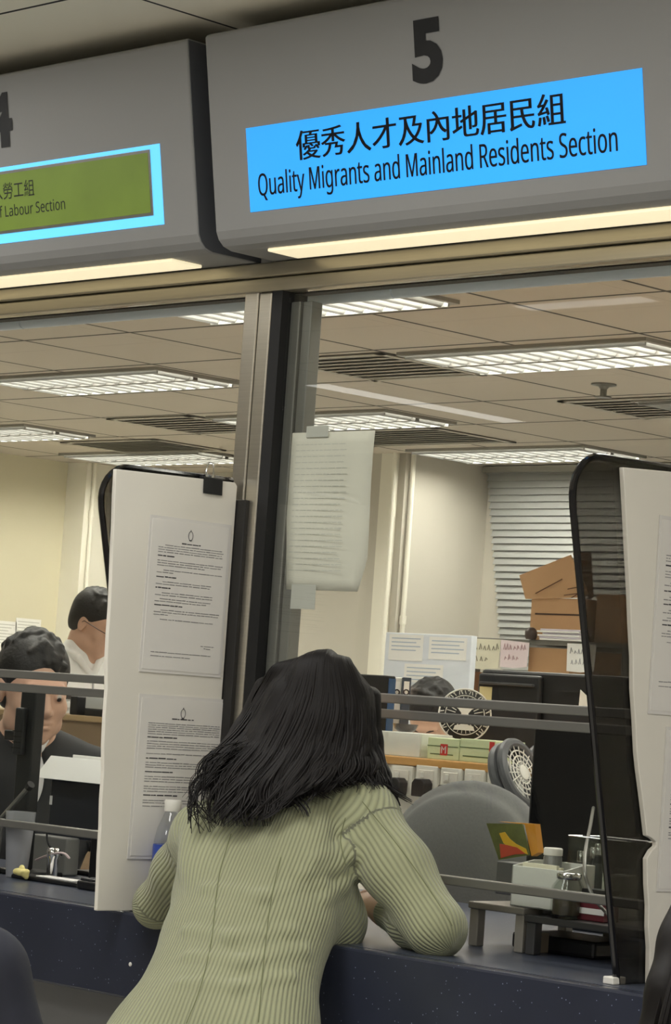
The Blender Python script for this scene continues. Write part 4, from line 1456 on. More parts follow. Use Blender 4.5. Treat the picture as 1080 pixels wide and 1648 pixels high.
M_silver = mat('silver_black_wrap', (180, 180, 180), 0.25, 0.6, 0.85, 70)
x = fq.px(889, 1390)[0] + 0.034
lathe_item('striped_tin', 'black and white striped tin left of the clear acrylic box', 'tin', x, Yq - 0.01, [(0.015, 0), (0.0165, 0.003), (0.0165, 0.098), (0.015, 0.102)], mat('striped_wrap', (128, 128, 128), 0.3, 0.3, 0.95, 60, stretch=(1, 1, 0.1)), parts=[('lid', [(0.0168, 0.102), (0.0168, 0.113), (0.015, 0.115)], M_white)])
x = fq.px(888, 1360)[0]
lathe_item('amber_vial', 'slim amber vial behind the striped tin', 'vial', x + 0.0, Yq + 0.03, [(0.007, 0), (0.008, 0.002), (0.008, 0.105), (0.006, 0.112)], mat('amber_glass', (176, 112, 40), 0.2, trans=0.3))
x = fq.px(947, 1415)[0] + 0.018
lathe_item('glass_jar', 'clear jar with a metal neck at the right of the trays', 'jar', x, 0.085, [(0.026, 0), (0.029, 0.004), (0.029, 0.052), (0.02, 0.068), (0.02, 0.078), (0.018, 0.078), (0.018, 0.068), (0.026, 0.05), (0.026, 0.006), (0.001, 0.005)], G_acryl, parts=[('contents', [(0.0255, 0.0065), (0.0255, 0.04), (0.02, 0.045)], mat('brown_contents', (92, 80, 64), 0.6)), ('neck_ring', [(0.0205, 0.066), (0.0225, 0.068), (0.0225, 0.076), (0.0205, 0.078)], M_chrome)])
x = fq.px(958, 1400)[0]
tag(MB().box(x, x + 0.035, 0.20, 0.24, 1.1685, 1.245).build('white_carton', M_white, None, bevel=0.004), 'small white carton half hidden behind the glass jar', 'carton')
x = fq.px(972, 1440)[0]
rb = thing('red_pack', 'small red and white pack at the far right of the riser', 'pack', (x, 0.10, 1.1685))
MB().box(x, x + 0.06, 0.09, 0.13, 1.1685, 1.205).build('pack_body', mat('dark_red_pack', (96, 34, 44), 0.45), rb, bevel=0.002)
MB().box(x, x + 0.06, 0.0885, 0.0899, 1.180, 1.190).build('white_band', M_paper, rb)
MB().box(x + 0.004, x + 0.058, 0.094, 0.128, 1.2055, 1.222).build('black_top', M_black, rb)
r = random.Random(31)
for i in range(4):
    px_ = fq.px(902 + i * 14, 1400)[0]
    lathe_item('glass_vial', ['leftmost', 'second', 'third', 'rightmost'][i] + ' of the dark vials with silver caps in the acrylic box', 'vial', px_, Yq + 0.085 + 0.012 * (i % 2), [(0.008, 0), (0.009, 0.002), (0.009, 0.080 + 0.008 * (i % 3)), (0.005, 0.090 + 0.008 * (i % 3))], M_black, z0=1.1685, parts=[('silver_cap', [(0.0075, 0.090 + 0.008 * (i % 3)), (0.0075, 0.108 + 0.008 * (i % 3)), (0.006, 0.110 + 0.008 * (i % 3))], M_chrome)])['group'] = 'dark vials in the acrylic box'
pts = []
for (px_, py_, yy) in ((955, 1300, 0.50), (950, 1330, 0.30), (943, 1365, 0.12), (941, 1400, 0.046), (947, 1425, 0.042), (958, 1448, 0.041), (975, 1468, 0.041), (990, 1483, 0.044)):
    pts.append(onY(px_, py_, yy))
cu = bpy.data.curves.new('cable_path', 'CURVE')
cu.dimensions = '3D'
sp_ = cu.splines.new('POLY')
# smooth the path by Catmull-Rom sampling


def catmull(P, n=8):
    P = [v3(p) for p in P]
    P = [2 * P[0] - P[1]] + P + [2 * P[-1] - P[-2]]
    out = []
    for i in range(1, len(P) - 2):
        for k in range(n):
            t = k / n
            a, b, c_, d = P[i - 1], P[i], P[i + 1], P[i + 2]
            out.append(0.5 * ((2 * b) + (c_ - a) * t + (2 * a - 5 * b + 4 * c_ - d) * t * t + (3 * b - a - 3 * c_ + d) * t ** 3))
    out.append(P[-2])
    return out


bpy.data.curves.remove(cu)
tag(MB().tube(catmull(pts), 0.0032, 8).build('grey_cable', M_metalgrey, None, smooth=True), 'grey cable hanging in front of the large dark monitor', 'cable')
q = onZ(750, 1478, 1.12)
tag(MB().add([(q[0], 0.10, 1.1012), (q[0] + 0.05, 0.09, 1.1012), (q[0] + 0.055, 0.13, 1.125), (q[0] + 0.01, 0.15, 1.118), (q[0], 0.10, 1.1002), (q[0] + 0.05, 0.09, 1.1002), (q[0] + 0.055, 0.13, 1.124), (q[0] + 0.01, 0.15, 1.117)], [(0, 1, 2, 3), (7, 6, 5, 4), (0, 4, 5, 1), (1, 5, 6, 2), (2, 6, 7, 3), (3, 7, 4, 0)]).build('folded_slip', M_paper, None), 'small folded white slip right of the woman’s elbow', 'paper')

# ------------------------------------------------------------------ left window: desk things
YB = 0.30
a0, a1, b0, b1 = rectY(YB, 78, 1258, 176, 1352)
lm = thing('desk_monitor', 'dark navy monitor in front of the man in the black suit', 'monitor', ((a0 + a1) / 2, YB, 1.1))
M_navy = mat('navy_black_shell', (34, 38, 48), 0.35)
MB().box(a0, a1 + 0.12, YB, YB + 0.035, b0, b1).build('shell', M_navy, lm, bevel=0.005)
xm = a0 + 0.18
MB().box(xm, xm + 0.05, YB + 0.036, YB + 0.06, 1.11, b0 + 0.1).build('stand_neck', M_black, lm)
MB().box(xm - 0.06, xm + 0.11, YB - 0.02, YB + 0.13, 1.1005, 1.11).build('stand_foot', M_black, lm, bevel=0.003)
f = FY(YB)
A, B = f.px(79, 1280), f.px(82, 1295)
MB().fbox(f, A[0] + 0.004, B[0] + 0.004, B[1], A[1], 0.0, 0.0008).build('status_light', M_paper, lm)
# white paper tray resting on top of the monitor
A0, A1, B0, B1 = rectY(YB + 0.01, 79, 1220, 174, 1256)
pt_ = thing('paper_tray', 'white paper tray resting on the dark navy monitor', 'tray', ((A0 + A1) / 2, YB, b1))
MB().add([(A0, YB - 0.030, b1 + 0.001), (A1 + 0.1, YB - 0.030, b1 + 0.001), (A1 + 0.1, YB + 0.012, B1), (A0, YB + 0.012, B1), (A0, YB - 0.026, b1 + 0.0005), (A1 + 0.1, YB - 0.026, b1 + 0.0005), (A1 + 0.1, YB + 0.015, B1 - 0.002), (A0, YB + 0.015, B1 - 0.002)], [(0, 1, 2, 3), (7, 6, 5, 4), (0, 4, 5, 1), (1, 5, 6, 2), (2, 6, 7, 3), (3, 7, 4, 0)]).box(A0, A1 + 0.1, YB + 0.075, YB + 0.08, b1 + 0.0005, B1 + 0.004).box(A0, A1 + 0.1, YB - 0.027, YB + 0.08, b1 + 0.0005, b1 + 0.004).build('tray_body', mat('white_tray', (248, 247, 243), 0.45, noise=0.01), pt_, bevel=0.001)
MB().box(A0 + 0.004, A1 + 0.09, YB + 0.018, YB + 0.07, b1 + 0.005, B1 - 0.004).build('paper_stack', M_paper, pt_)
f = FY(0.18)
q = f.px(161, 1330)
a, b_, c_, d_ = rectY(0.20, 155, 1280, 169, 1336)
lathe_item('patterned_glass', 'tall glass with a green leaf pattern beside the cream board', 'glass', (a + b_) / 2 + 0.006, 0.22, [(0.018, 0), (0.021, 0.004), (0.022, d_ - c_), (0.0205, d_ - c_), (0.0195, 0.008), (0.001, 0.007)], mat('green_leaf_glass', (176, 196, 178), 0.15, trans=0.35, noise=0.6, scale=60), z0=c_, parts=())
MB().box((a + b_) / 2 - 0.03, (a + b_) / 2 + 0.045, 0.19, 0.26, 1.1005, c_ - 0.001)
gs = MB().box((a + b_) / 2 - 0.02, (a + b_) / 2 + 0.035, 0.195, 0.25, 1.1005, c_ - 0.0005).build('black_stand', M_black, None, bevel=0.003)
tag(gs, 'black block under the glass with a green leaf pattern', 'stand')

# tall black post of the customer-side camera
YC = 0.10
a0, a1, b0, b1 = rectY(YC, 27, 1112, 74, 1340)
zt = FY(YC).px(50, 1112)[1]
z2 = FY(YC).px(50, 1140)[1]
dc = thing('camera_post', 'tall black camera post hiding the face of the man in the black suit', 'camera', ((a0 + a1) / 2, YC + 0.04, 1.1))
M_post = mat('matte_black_post', (27, 29, 30), 0.45)
MB().box(a0 - 0.004, a0 + 0.046, YC, YC + 0.03, 1.112, zt).build('column', M_post, dc, bevel=0.004)
MB().box(a0 - 0.002, a0 + 0.028, YC - 0.014, YC - 0.0005, FY(YC).px(40, 1215)[1], z2).build('camera_head', mat('black_head', (36, 38, 40), 0.4), dc, bevel=0.004)
zz = FY(YC).px(40, 1185)[1]
MB().box(a0 - 0.06, a0 + 0.007, YC + 0.006, YC + 0.03, zz - 0.012, zz + 0.010).build('side_arm', M_post, dc, bevel=0.003)
for k in range(4):
    zk = FY(YC).px(40, 1178 + k * 9)[1]
    MB().box(a0 - 0.003, a0 + 0.029, YC - 0.0155, YC - 0.0142, zk, zk + 0.002).build('groove', M_gasket, dc)
MB().box(a0 - 0.03, a1 + 0.0, YC - 0.02, YC + 0.07, 1.1005, 1.112).build('foot', M_post, dc, bevel=0.003)

# microphone arm, mug, small things under the rail
pA, pB = onY(3, 1316, 0.06), onY(45, 1268, 0.06)
ma = thing('microphone_arm', 'slanting grey microphone arm left of the camera post', 'microphone', (pA[0], 0.06, 1.1))
MB().tube([np.array([pA[0] - 0.01, 0.06, 1.103]), pA, pB], [0.006, 0.006, 0.005], 8).build('arm', M_metalgrey, ma, smooth=True)
MB().tube([pB, pB + (pB - pA) * 0.12], 0.009, 10).build('microphone_tip', M_black, ma, smooth=True)
q = onY(27, 1320, 0.04)
zmug = onY(27, 1306, 0.04)[2]
lathe_item('grey_cup', 'light grey plastic cup standing under the microphone arm', 'cup', q[0], 0.05, [(0.020, 0), (0.022, 0.003), (0.032, zmug - 1.1005), (0.030, zmug - 1.1005), (0.020, 0.006), (0.001, 0.005)], mat('grey_cup', (150, 152, 156), 0.35), z0=1.1005)
q = onY(29, 1374, 0.0)
s = Solid()
t = thing('crumpled_wrapper', 'crumpled pale yellow wrapper on the counter, left window', 'wrapper', (q[0], 0.012, 1.1))
r = random.Random(2)
for i in range(9):
    s.ell((q[0] + r.uniform(-0.01, 0.01), 0.012 + r.uniform(-0.008, 0.008), 1.115 + r.uniform(-0.006, 0.012)), (r.uniform(0.004, 0.009), 0.006, r.uniform(0.004, 0.009)), None, 0.003)
s.build('wrapper', mat('pale_yellow_wrapper', (226, 214, 140), 0.4, noise=0.25, scale=60), t, 0.0022)
q0, q1 = onZ(0, 1402, 1.11), onZ(104, 1405, 1.11)
Ypad = -0.015
fr = FY(-0.02)
a0, a1 = fr.px(-20, 1400)[0], fr.px(103, 1405)[0]
tag(MB().box(a0, a1, 0.03, 0.078, 1.1005, 1.110).build('writing_pad', M_black, None, bevel=0.003), 'flat black writing pad at the left edge of the counter', 'pad')
s0, s1 = fr.px(40, 1390)[0], fr.px(98, 1390)[0]
tag(MB().box(s0 - 0.03, s1 - 0.03, 0.036, 0.072, 1.1105, 1.1125).build('paper_slip', M_paper, None), 'white paper slip lying on the black writing pad', 'paper')
k0, k1 = fr.px(103, 1400)[0] + 0.004, fr.px(166, 1400)[0]
kb = thing('keyboard', 'black keyboard at the foot of the cream board, left window', 'keyboard', ((k0 + k1) / 2, 0.0, 1.1))
MB().box(k0, k1 + 0.16, 0.012, 0.14, 1.1005, 1.118).build('base', M_black, kb, bevel=0.003)
M_key = mat('black_keys', (46, 46, 48), 0.4)
for i in range(5):
    for j in range(12):
        x = k0 + 0.006 + j * 0.021
        y = 0.016 + i * 0.024
        MB().box(x, x + 0.0185, y, y + 0.0205, 1.1182, 1.1235 + i * 0.0006).build('key', M_key, kb, bevel=0.0015)
q = onY(66, 1355, 0.05)
lathe_item('steel_cup', 'small steel cylinder under the left rail', 'cup', q[0], 0.085, [(0.010, 0), (0.0115, 0.002), (0.0115, 0.045), (0.014, 0.05), (0.014, 0.066), (0.012, 0.068)], M_chrome, z0=1.1005)
a0, a1, b0, b1 = rectY(0.21, 49, 1345, 106, 1372)
tag(MB().box(a0, a1, 0.21, 0.25, 1.1005, b1).build('grey_device', mat('grey_device_shell', (126, 126, 122), 0.5), None, bevel=0.004), 'pale grey device behind the steel cylinder', 'device')
pts = [onY(75, 1335, 0.12), onY(76, 1350, 0.12), onY(80, 1362, 0.12), onY(88, 1370, 0.125), onY(100, 1376, 0.14)]
tag(MB().tube(catmull(pts), 0.0022, 8).build('black_cable', M_black, None, smooth=True), 'thin black cable beside the steel cylinder', 'cable')
P = [onY(58, 1384, 0.07), onY(75, 1377, 0.075), onY(92, 1373, 0.08), onY(104, 1374, 0.085), onY(112, 1382, 0.09)]
tag(MB().tube(catmull(P), [0.0045] * (len(catmull(P)) - 1) + [0.003], 8, 0.5).build('lanyard', mat('pink_grey_ribbon', (186, 170, 172), 0.5), None, smooth=True), 'pinkish grey lanyard curled above the keyboard', 'lanyard')

# far left: low partition with desk things, papers on the wall
YD_ = 2.2
a0, a1, b0, b1 = rectY(YD_, 60, 1151, 180, 1230)
zt = FY(YD_).px(140, 1152)[1]
dp = thing('wooden_partition', 'brown wooden partition behind the man in the black suit', 'partition', (a0, YD_, ZF))
MB().box(a0 - 1.2, a1 + 0.2, YD_, YD_ + 0.32, ZF, zt - 0.021).build('panel', mat('brown_partition', (128, 108, 84), 0.6, noise=0.12, scale=4, stretch=(1, 1, 8)), dp)
MB().box(a0 - 1.21, a1 + 0.21, YD_ - 0.012, YD_ + 0.33, zt - 0.020, zt).build('top_edge', mat('tan_edge', (158, 134, 98), 0.5, noise=0.1), dp, bevel=0.004)


def desk_block(x0, y0, x1, y1, name, label, cat, m, dy=0.02, dep=0.12):
    a0, a1, b0, b1 = rectY(YD_ + dy, x0, y0, x1, y1)
    return tag(MB().box(a0, a1, YD_ + dy, YD_ + dy + dep, zt, b1).build(name, m, None, bevel=0.004), label, cat)


desk_block(112, 1120, 124, 1152, 'black_file', 'black file box on the wooden partition, beside the man’s cheek', 'file', M_black)
a0, a1, b0, b1 = rectY(YD_ + 0.02, 137, 1122, 170, 1152)
tw = thing('letter_tray', 'grey letter tray on the wooden partition below the officer', 'tray', ((a0 + a1) / 2, YD_ + 0.1, zt))
MB().box(a0, a1, YD_ + 0.02, YD_ + 0.26, zt, zt + 0.022).build('lower_tray', M_black, tw, bevel=0.002)
MB().box(a0, a1, YD_ + 0.02, YD_ + 0.26, zt + 0.024, b1).build('papers', mat('grey_papers', (176, 178, 176), 0.6), tw, bevel=0.002)
desk_block(168, 1136, 178, 1153, 'lilac_tissue', 'small lilac packet on the wooden partition by the board', 'packet', mat('lilac_packet', (176, 170, 206), 0.5))
# papers pinned to the left wall
FW = Frame((-7.4, 0, 0), (0, 1, 0), (0, 0, 1))
for i, (x0, y0, x1, y1, lab) in enumerate(((-30, 996, 22, 1062, 'left pinned sheet on the far left wall'), (26, 994, 62, 1050, 'right pinned sheet on the far left wall above the man'))):
    A, B = FW.px(x0, y0), FW.px(x1, y1)
    t = thing('pinned_sheet', lab, 'paper', FW.pt((A[0] + B[0]) / 2, B[1], 0), 'sheets on the far left wall')
    MB().fbox(FW, A[0], B[0], B[1], A[1], 0.0005, 0.002).build('sheet', M_paper, t)
    ln = MB()
    for k in range(7):
        zz = A[1] - 0.02 - k * 0.016
        ln.fbox(FW, A[0] + 0.012, B[0] - 0.012 - 0.02 * (k % 3), zz, zz + 0.004, 0.0021, 0.0025)
    ln.build('text_lines', mat('faint_print', (150, 150, 142), 0.8), t)
# ------------------------------------------------------------------ people


def basis(fwd, up=(0, 0, 1)):
    f = nrm(fwd)
    r = nrm(np.cross(f, up))
    return np.stack([r, f, np.cross(r, f)], 1)          # columns: right, forward, up


VFH = nrm((VF[0], VF[1], 0))
VRH = nrm((VR[0], VR[1], 0))


def head_solid(s, o, M, sc=1.0, female=False, k=0.012):
    P = lambda x, y, z: np.array(o) + sc * (M @ np.array([x, y, z]))
    R = lambda *r: tuple(sc * q for q in r)
    jw = 0.9 if female else 1.0
    s.ell(P(0, -0.014, 0.036), R(0.074, 0.094, 0.086), M, 0.02)
    s.ell(P(0, 0.03, -0.02), R(0.061, 0.064, 0.085), M, 0.03)
    s.ell(P(0, 0.042, -0.072), R(0.046 * jw, 0.046, 0.040), M, 0.03)
    s.ell(P(0, 0.072, -0.098), R(0.019 * jw, 0.018, 0.017), M, 0.02)
    for x in (-1, 1):
        s.ell(P(x * 0.040, 0.062, -0.028), R(0.022, 0.022, 0.022), M, 0.02)
        s.ell(P(x * 0.050 * jw, 0.02, -0.072), R(0.016, 0.03, 0.022), M, 0.025)
    s.ell(P(0, 0.082, 0.022), R(0.048, 0.014, 0.011), M, 0.015)
    for x in (-1, 1):
        s.ell(P(x * 0.031, 0.100, -0.001), R(0.017, 0.015, 0.010), M, 0.012, op='-')
        s.ell(P(x * 0.031, 0.0815, -0.001), R(0.0145, 0.0115, 0.0105), M, 0.004)
    s.limb(P(0, 0.088, 0.006), P(0, 0.108, -0.032), 0.0075 * sc, 0.0115 * sc, 0.008)
    for x in (-1, 1):
        s.ell(P(x * 0.012, 0.098, -0.036), R(0.0085, 0.010, 0.0075), M, 0.006)
    s.ell(P(0, 0.088, -0.059), R(0.024, 0.011, 0.0062), M, 0.006)
    s.ell(P(0, 0.087, -0.071), R(0.020, 0.012, 0.0068), M, 0.006)
    s.ell(P(0, 0.102, -0.0652), R(0.025, 0.009, 0.0016), M, 0.003, op='-')
    for x in (-1, 1):
        s.ell(P(x * 0.075, -0.008, -0.006), R(0.009, 0.018, 0.031), M, 0.006)
        s.ell(P(x * 0.083, -0.002, -0.004), R(0.004, 0.009, 0.018), M, 0.004, op='-')
    return P


def eyes_and_brows(t, P, M, sc, m_brow, down=0.0):
    for x in (-1, 1):
        c = P(x * 0.031, 0.0835, -0.001)
        e = Solid().ell(c, (0.0101 * sc,) * 3, None, 0.001)
        eo = e.build('eye', mat('eye_white', (196, 188, 180), 0.25), t, 0.0022)
        d = nrm(M @ np.array([0, 1, -down]))
        MB().lathe(c + d * 0.0088 * sc, d, [(0.0055 * sc, 0), (0.004 * sc, 0.0018 * sc), (0.0008, 0.0022 * sc)], 14).build('iris', mat('dark_iris', (36, 24, 18), 0.15), eo, smooth=True)
        pts = [P(x * u, yy, zz) for u, yy, zz in ((0.014, 0.0945, 0.021), (0.026, 0.0945, 0.0245), (0.038, 0.088, 0.024), (0.048, 0.078, 0.019))]
        MB().tube(pts, [0.0022 * sc, 0.0032 * sc, 0.0028 * sc, 0.0012 * sc], 6).build('eyebrow', m_brow, t, smooth=True)


def hand_solid(s, wrist, d, n, side, sc=1.0, curl=0.5, g=0):
    """palm and five separate fingers; d = along the hand, n = back-of-hand normal, side = +1 if the thumb lies along n x d"""
    d = nrm(d)
    n = nrm(np.array(n) - d * (np.array(n) @ d))
    w = np.cross(n, d) * side
    W_ = v3(wrist)
    Mp = np.stack([w, d, n], 1)
    s.ell(W_ + d * 0.048 * sc, (0.038 * sc, 0.050 * sc, 0.0145 * sc), Mp, 0.012, g)
    s.limb(W_ - d * 0.01, W_ + d * 0.03 * sc, 0.024 * sc, 0.022 * sc, 0.015, g)
    lens = (0.068, 0.076, 0.071, 0.055)
    for i, L in enumerate(lens):
        off = (1.5 - i) * 0.0185 * sc
        p = W_ + d * (0.088 - 0.006 * abs(i - 1)) * sc + w * off
        dirv = nrm(d + w * (1.5 - i) * 0.05)
        ang = curl * (0.8 + 0.1 * i)
        r0 = (0.0088 - 0.0006 * (i == 3)) * sc
        for j, fr_ in enumerate((0.45, 0.32, 0.23)):
            dirv = nrm(dirv * math.cos(ang) - n * math.sin(ang))
            q = p + dirv * L * fr_ * sc
            s.limb(p, q, r0 * (1 - 0.1 * j), r0 * (0.92 - 0.1 * j), 0.002, g)
            p = q
            # rotate the bending plane with the finger
    p = W_ + d * 0.022 * sc + w * 0.026 * sc - n * 0.004
    dirv = nrm(d * 0.6 + w * 0.75 - n * 0.25)
    for L, r in ((0.038, 0.0115), (0.030, 0.0098), (0.024, 0.0085)):
        q = p + dirv * L * sc
        s.limb(p, q, r * sc, r * 0.9 * sc, 0.006, g)
        p = q
        dirv = nrm(dirv + d * 0.35 - n * 0.15)


M_hair = mat('black_hair', (20, 17, 16), 0.55, noise=0.35, scale=60, spec=0.22)
M_hair_m = mat('black_short_hair', (30, 28, 27), 0.55, noise=0.3, scale=120, bump=0.3)
M_brow = mat('brow_hair', (34, 28, 25), 0.7)


def eval_solid(s, p):
    A = 1.0
    P = v3(p)[None, :]
    for q in s.p:
        d = float(Solid.dist(q, P)[0])
        k = max(q[5], 1e-5)
        if q[7] == '+':
            t = min(max(0.5 + 0.5 * (A - d) / k, 0), 1)
            A = A + (d - A) * t - k * t * (1 - t)
        else:
            d = -d
            t = min(max(0.5 - 0.5 * (A - d) / k, 0), 1)
            A = A + (d - A) * t + k * t * (1 - t)
    return A


def on_surface(s, px, py, d0, lift=0.0):
    """where the sight line first meets a solid, starting at depth d0"""
    u = ray(px, py) / FPX
    L = np.linalg.norm(u)
    d = d0
    for _ in range(60):
        e = eval_solid(s, CAM + u * d)
        if e < 0.0005:
            break
        d += max(e * 0.8, 0.0004) / L
        if d > d0 + 0.8:
            break
    return CAM + u * (d - lift)


def short_hair(t, P, M, sc, fringe=0.03, name='hair', lumps=40, seed=1, h=0.004):
    s = Solid()
    s.ell(P(0, -0.020, 0.044), tuple(sc * q for q in (0.083, 0.099, 0.090)), M, 0.02)
    s.ell(P(0, -0.055, -0.005), tuple(sc * q for q in (0.072, 0.052, 0.070)), M, 0.02)
    r = random.Random(seed)
    for i in range(lumps):
        a = r.uniform(0, 2 * PI)
        e = r.uniform(0.25, 1.5)
        n_ = np.array([math.cos(a) * math.cos(e), math.sin(a) * math.cos(e), math.sin(e)])
        p = np.array([0, -0.018, 0.044]) + n_ * np.array([0.080, 0.096, 0.088])
        tn = nrm(np.cross(n_, (r.uniform(-1, 1), r.uniform(-1, 1), 0.2)))
        s.limb(P(*(p - tn * 0.02)), P(*(p + tn * 0.02)), 0.008 * sc, 0.004 * sc, 0.008)
    # clear the face, temples and ears
    s.ell(P(0, 0.105, -0.03), tuple(sc * q for q in (0.068, 0.075, 0.062 + fringe)), M, 0.008, op='-')
    for x in (-1, 1):
        s.ell(P(x * 0.085, 0.012, -0.035), tuple(sc * q for q in (0.03, 0.045, 0.05)), M, 0.008, op='-')
    s.ell(P(0, -0.02, -0.10), tuple(sc * q for q in (0.10, 0.10, 0.05)), M, 0.01, op='-')
    return s.build(name, M_hair_m, t, h)


# ---------------------------------------------------------------- the woman leaning on the counter
def ribbed(name, rgb, period):
    m = mat(name, rgb, 0.85, noise=0.05, scale=30)
    nt = m.node_tree
    b = nt.nodes['Principled BSDF']
    b.inputs['Sheen Weight'].default_value = 0.25
    src = b.inputs['Base Color'].links[0].from_socket
    at_ = nt.nodes.new('ShaderNodeAttribute')
    at_.attribute_name = 'rib'
    ml = nt.nodes.new('ShaderNodeMath')
    ml.operation = 'MULTIPLY'
    ml.inputs[1].default_value = 2 * PI / period
    sn = nt.nodes.new('ShaderNodeMath')
    sn.operation = 'SINE'
    nt.links.new(at_.outputs['Fac'], ml.inputs[0])
    nt.links.new(ml.outputs[0], sn.inputs[0])
    mr = nt.nodes.new('ShaderNodeMapRange')
    mr.inputs['From Min'].default_value = -1
    nt.links.new(sn.outputs[0], mr.inputs['Value'])
    pw = nt.nodes.new('ShaderNodeMath')
    pw.operation = 'POWER'
    pw.inputs[1].default_value = 0.55
    nt.links.new(mr.outputs[0], pw.inputs[0])
    mx = nt.nodes.new('ShaderNodeMix')
    mx.data_type = 'RGBA'
    nt.links.new(pw.outputs[0], mx.inputs['Factor'])
    mx.inputs['A'].default_value = [lin(c) * 0.7 for c in rgb] + [1]  # groove colour darkened: self-shadow of the ribs painted into the knit
    nt.links.new(src, mx.inputs['B'])
    nt.links.new(mx.outputs['Result'], b.inputs['Base Color'])
    bp = nt.nodes.new('ShaderNodeBump')
    bp.inputs['Strength'].default_value = 0.8
    bp.inputs['Distance'].default_value = 0.0022
    nt.links.new(pw.outputs[0], bp.inputs['Height'])
    nt.links.new(bp.outputs[0], b.inputs['Normal'])
    return m


M_dress = ribbed('sage_ribbed_knit', (157, 160, 126), 0.0082)
shL, shR = at(326, 1344, 4.69), at(582, 1310, 4.65)
elL, elR = at(252, 1456, 4.84), at(703, 1494, 4.50)
wrR = at(617, 1467, 4.68)
elL[2] = max(elL[2], 1.105)
wrL = elL + nrm(np.array([0.20, 0.17, 0.035])) * 0.235
S_ = nrm(shR - shL)
NODES = [(450, 1345, 4.70, 0.150, 0.085, 0.075), (424, 1425, 4.62, 0.158, 0.105, 0.095), (402, 1498, 4.54, 0.146, 0.098, 0.09),
         (378, 1566, 4.485, 0.138, 0.092, 0.09), (345, 1655, 4.43, 0.172, 0.122, 0.10), (330, 1745, 4.39, 0.185, 0.140, 0.12)]
NP = [at(*q[:3]) for q in NODES]
neck0 = at(478, 1292, 4.71)
spine_dir = nrm(neck0 - NP[3])
Fw = nrm(np.cross(spine_dir, S_) * 1.0)
if Fw @ VFH < 0:
    Fw = -Fw
Upv = np.cross(S_, Fw)
if Upv[2] < 0:
    Upv = -Upv
MT = np.stack([S_, Fw, Upv], 1)
hips = NP[5]
Mh = basis(np.array([Fw[0], Fw[1], 0]))
footL, footR = hips + Mh @ np.array([-0.10, -0.05, 0]), hips + Mh @ np.array([0.10, 0.03, 0])
footL[2] = footR[2] = 0.05
kneeL, kneeR = hips + Mh @ np.array([-0.10, 0.0, -0.43]), hips + Mh @ np.array([0.10, 0.05, -0.43])
legL0, legR0 = hips + Mh @ np.array([-0.095, 0, -0.06]), hips + Mh @ np.array([0.095, 0, -0.06])

wo = thing('person', 'woman in a sage green ribbed dress leaning on the counter, seen from behind', 'person', (hips[0], hips[1], 0))


def woman_solid(off, dress):
    s = Solid()
    for (q, p) in zip(NODES, NP):
        s.ell(p, (q[3] + off, q[4] + off, q[5] + off), MT, 0.075)
    # shoulders and the trapezius slope to the neck
    s.limb(NP[0] + Upv * 0.03, shL, 0.070 + off, 0.050 + off, 0.05)
    s.limb(NP[0] + Upv * 0.03, shR, 0.072 + off, 0.058 + off, 0.05)
    s.limb(neck0 - Upv * 0.03, NP[0] + Upv * 0.03, 0.05 + off, 0.07 + off, 0.05)
    # shoulder blades
    for x in (-1, 1):
        s.ell(NP[1] + S_ * x * 0.075 - Fw * 0.082 + Upv * 0.03, (0.05 + off, 0.022 + off, 0.07 + off), MT, 0.05)
    # bust over the counter edge
    s.ell(NP[1] + S_ * 0.090 + Fw * 0.072 - Upv * 0.040, (0.078 + off, 0.072 + off, 0.072 + off), MT, 0.04)
    s.ell(NP[1] - S_ * 0.075 + Fw * 0.080 - Upv * 0.040, (0.068 + off, 0.066 + off, 0.068 + off), MT, 0.04)
    # seat
    for x in (-1, 1):
        s.ell(hips + S_ * x * 0.08 - Mh[:, 1] * 0.05, (0.095 + off, 0.10 + off, 0.11 + off), Mh, 0.06)
        a, b = (legL0, kneeL) if x < 0 else (legR0, kneeR)
        s.limb(a, b, 0.088 + off, 0.060 + off, 0.05)
    return s


def arms(s, off, end=1.0):
    mL, mR = (shL + elL) / 2, (shR + elR) / 2
    s.chain([shL, mL, elL], [0.049 + off, 0.044 + off, 0.038 + off], 0.03, 1)
    s.chain([shR, mR, elR], [0.058 + off, 0.056 + off, 0.048 + off], 0.03, 2)
    s.chain([elL, elL + (wrL - elL) * 0.4, elL + (wrL - elL) * end], [0.041 + off, 0.040 + off, 0.029 + off], 0.02, 3)
    s.chain([elR, elR + (wrR - elR) * 0.4, elR + (wrR - elR) * end], [0.048 + off, 0.045 + off, 0.030 + off], 0.02, 4)
    return s


hc = at(521, 1174, 4.755)
HM = basis((0.12, 1.0, -0.22))
bodyS = woman_solid(-0.012, False)
arms(bodyS, -0.008)
bodyS.limb(neck0 - Upv * 0.02, hc + HM @ np.array([0, -0.02, -0.07]), 0.056, 0.05, 0.03)
WP = head_solid(bodyS, hc, HM, 0.96, True)
hand_solid(bodyS, wrR, nrm(np.array([-0.60, 0.25, 0.16])), (0.25, -0.35, 1.0), -1, 0.92, 0.25)
hand_solid(bodyS, wrL, nrm(np.array([0.75, 0.55, 0.05])), (0.0, 0.0, 1.0), 1, 0.92, 0.25)
bodyS.limb(kneeL, footL + (0, 0, 0.05), 0.050, 0.032, 0.03).limb(kneeR, footR + (0, 0, 0.05), 0.050, 0.032, 0.03)
for ft in (footL, footR):
    bodyS.limb(ft + (0, 0, -0.01), ft + Mh[:, 1] * 0.15 + (0, 0, -0.022), 0.034, 0.024, 0.02)
M_skin_w = mat('skin_light', (216, 182, 160), 0.5, noise=0.05, scale=20)
bodyS.build('body', M_skin_w, wo, 0.005)
eyes_and_brows(wo, WP, HM, 0.96, M_brow)

dressS = woman_solid(0.0, True)
arms(dressS, 0.0, 0.86)
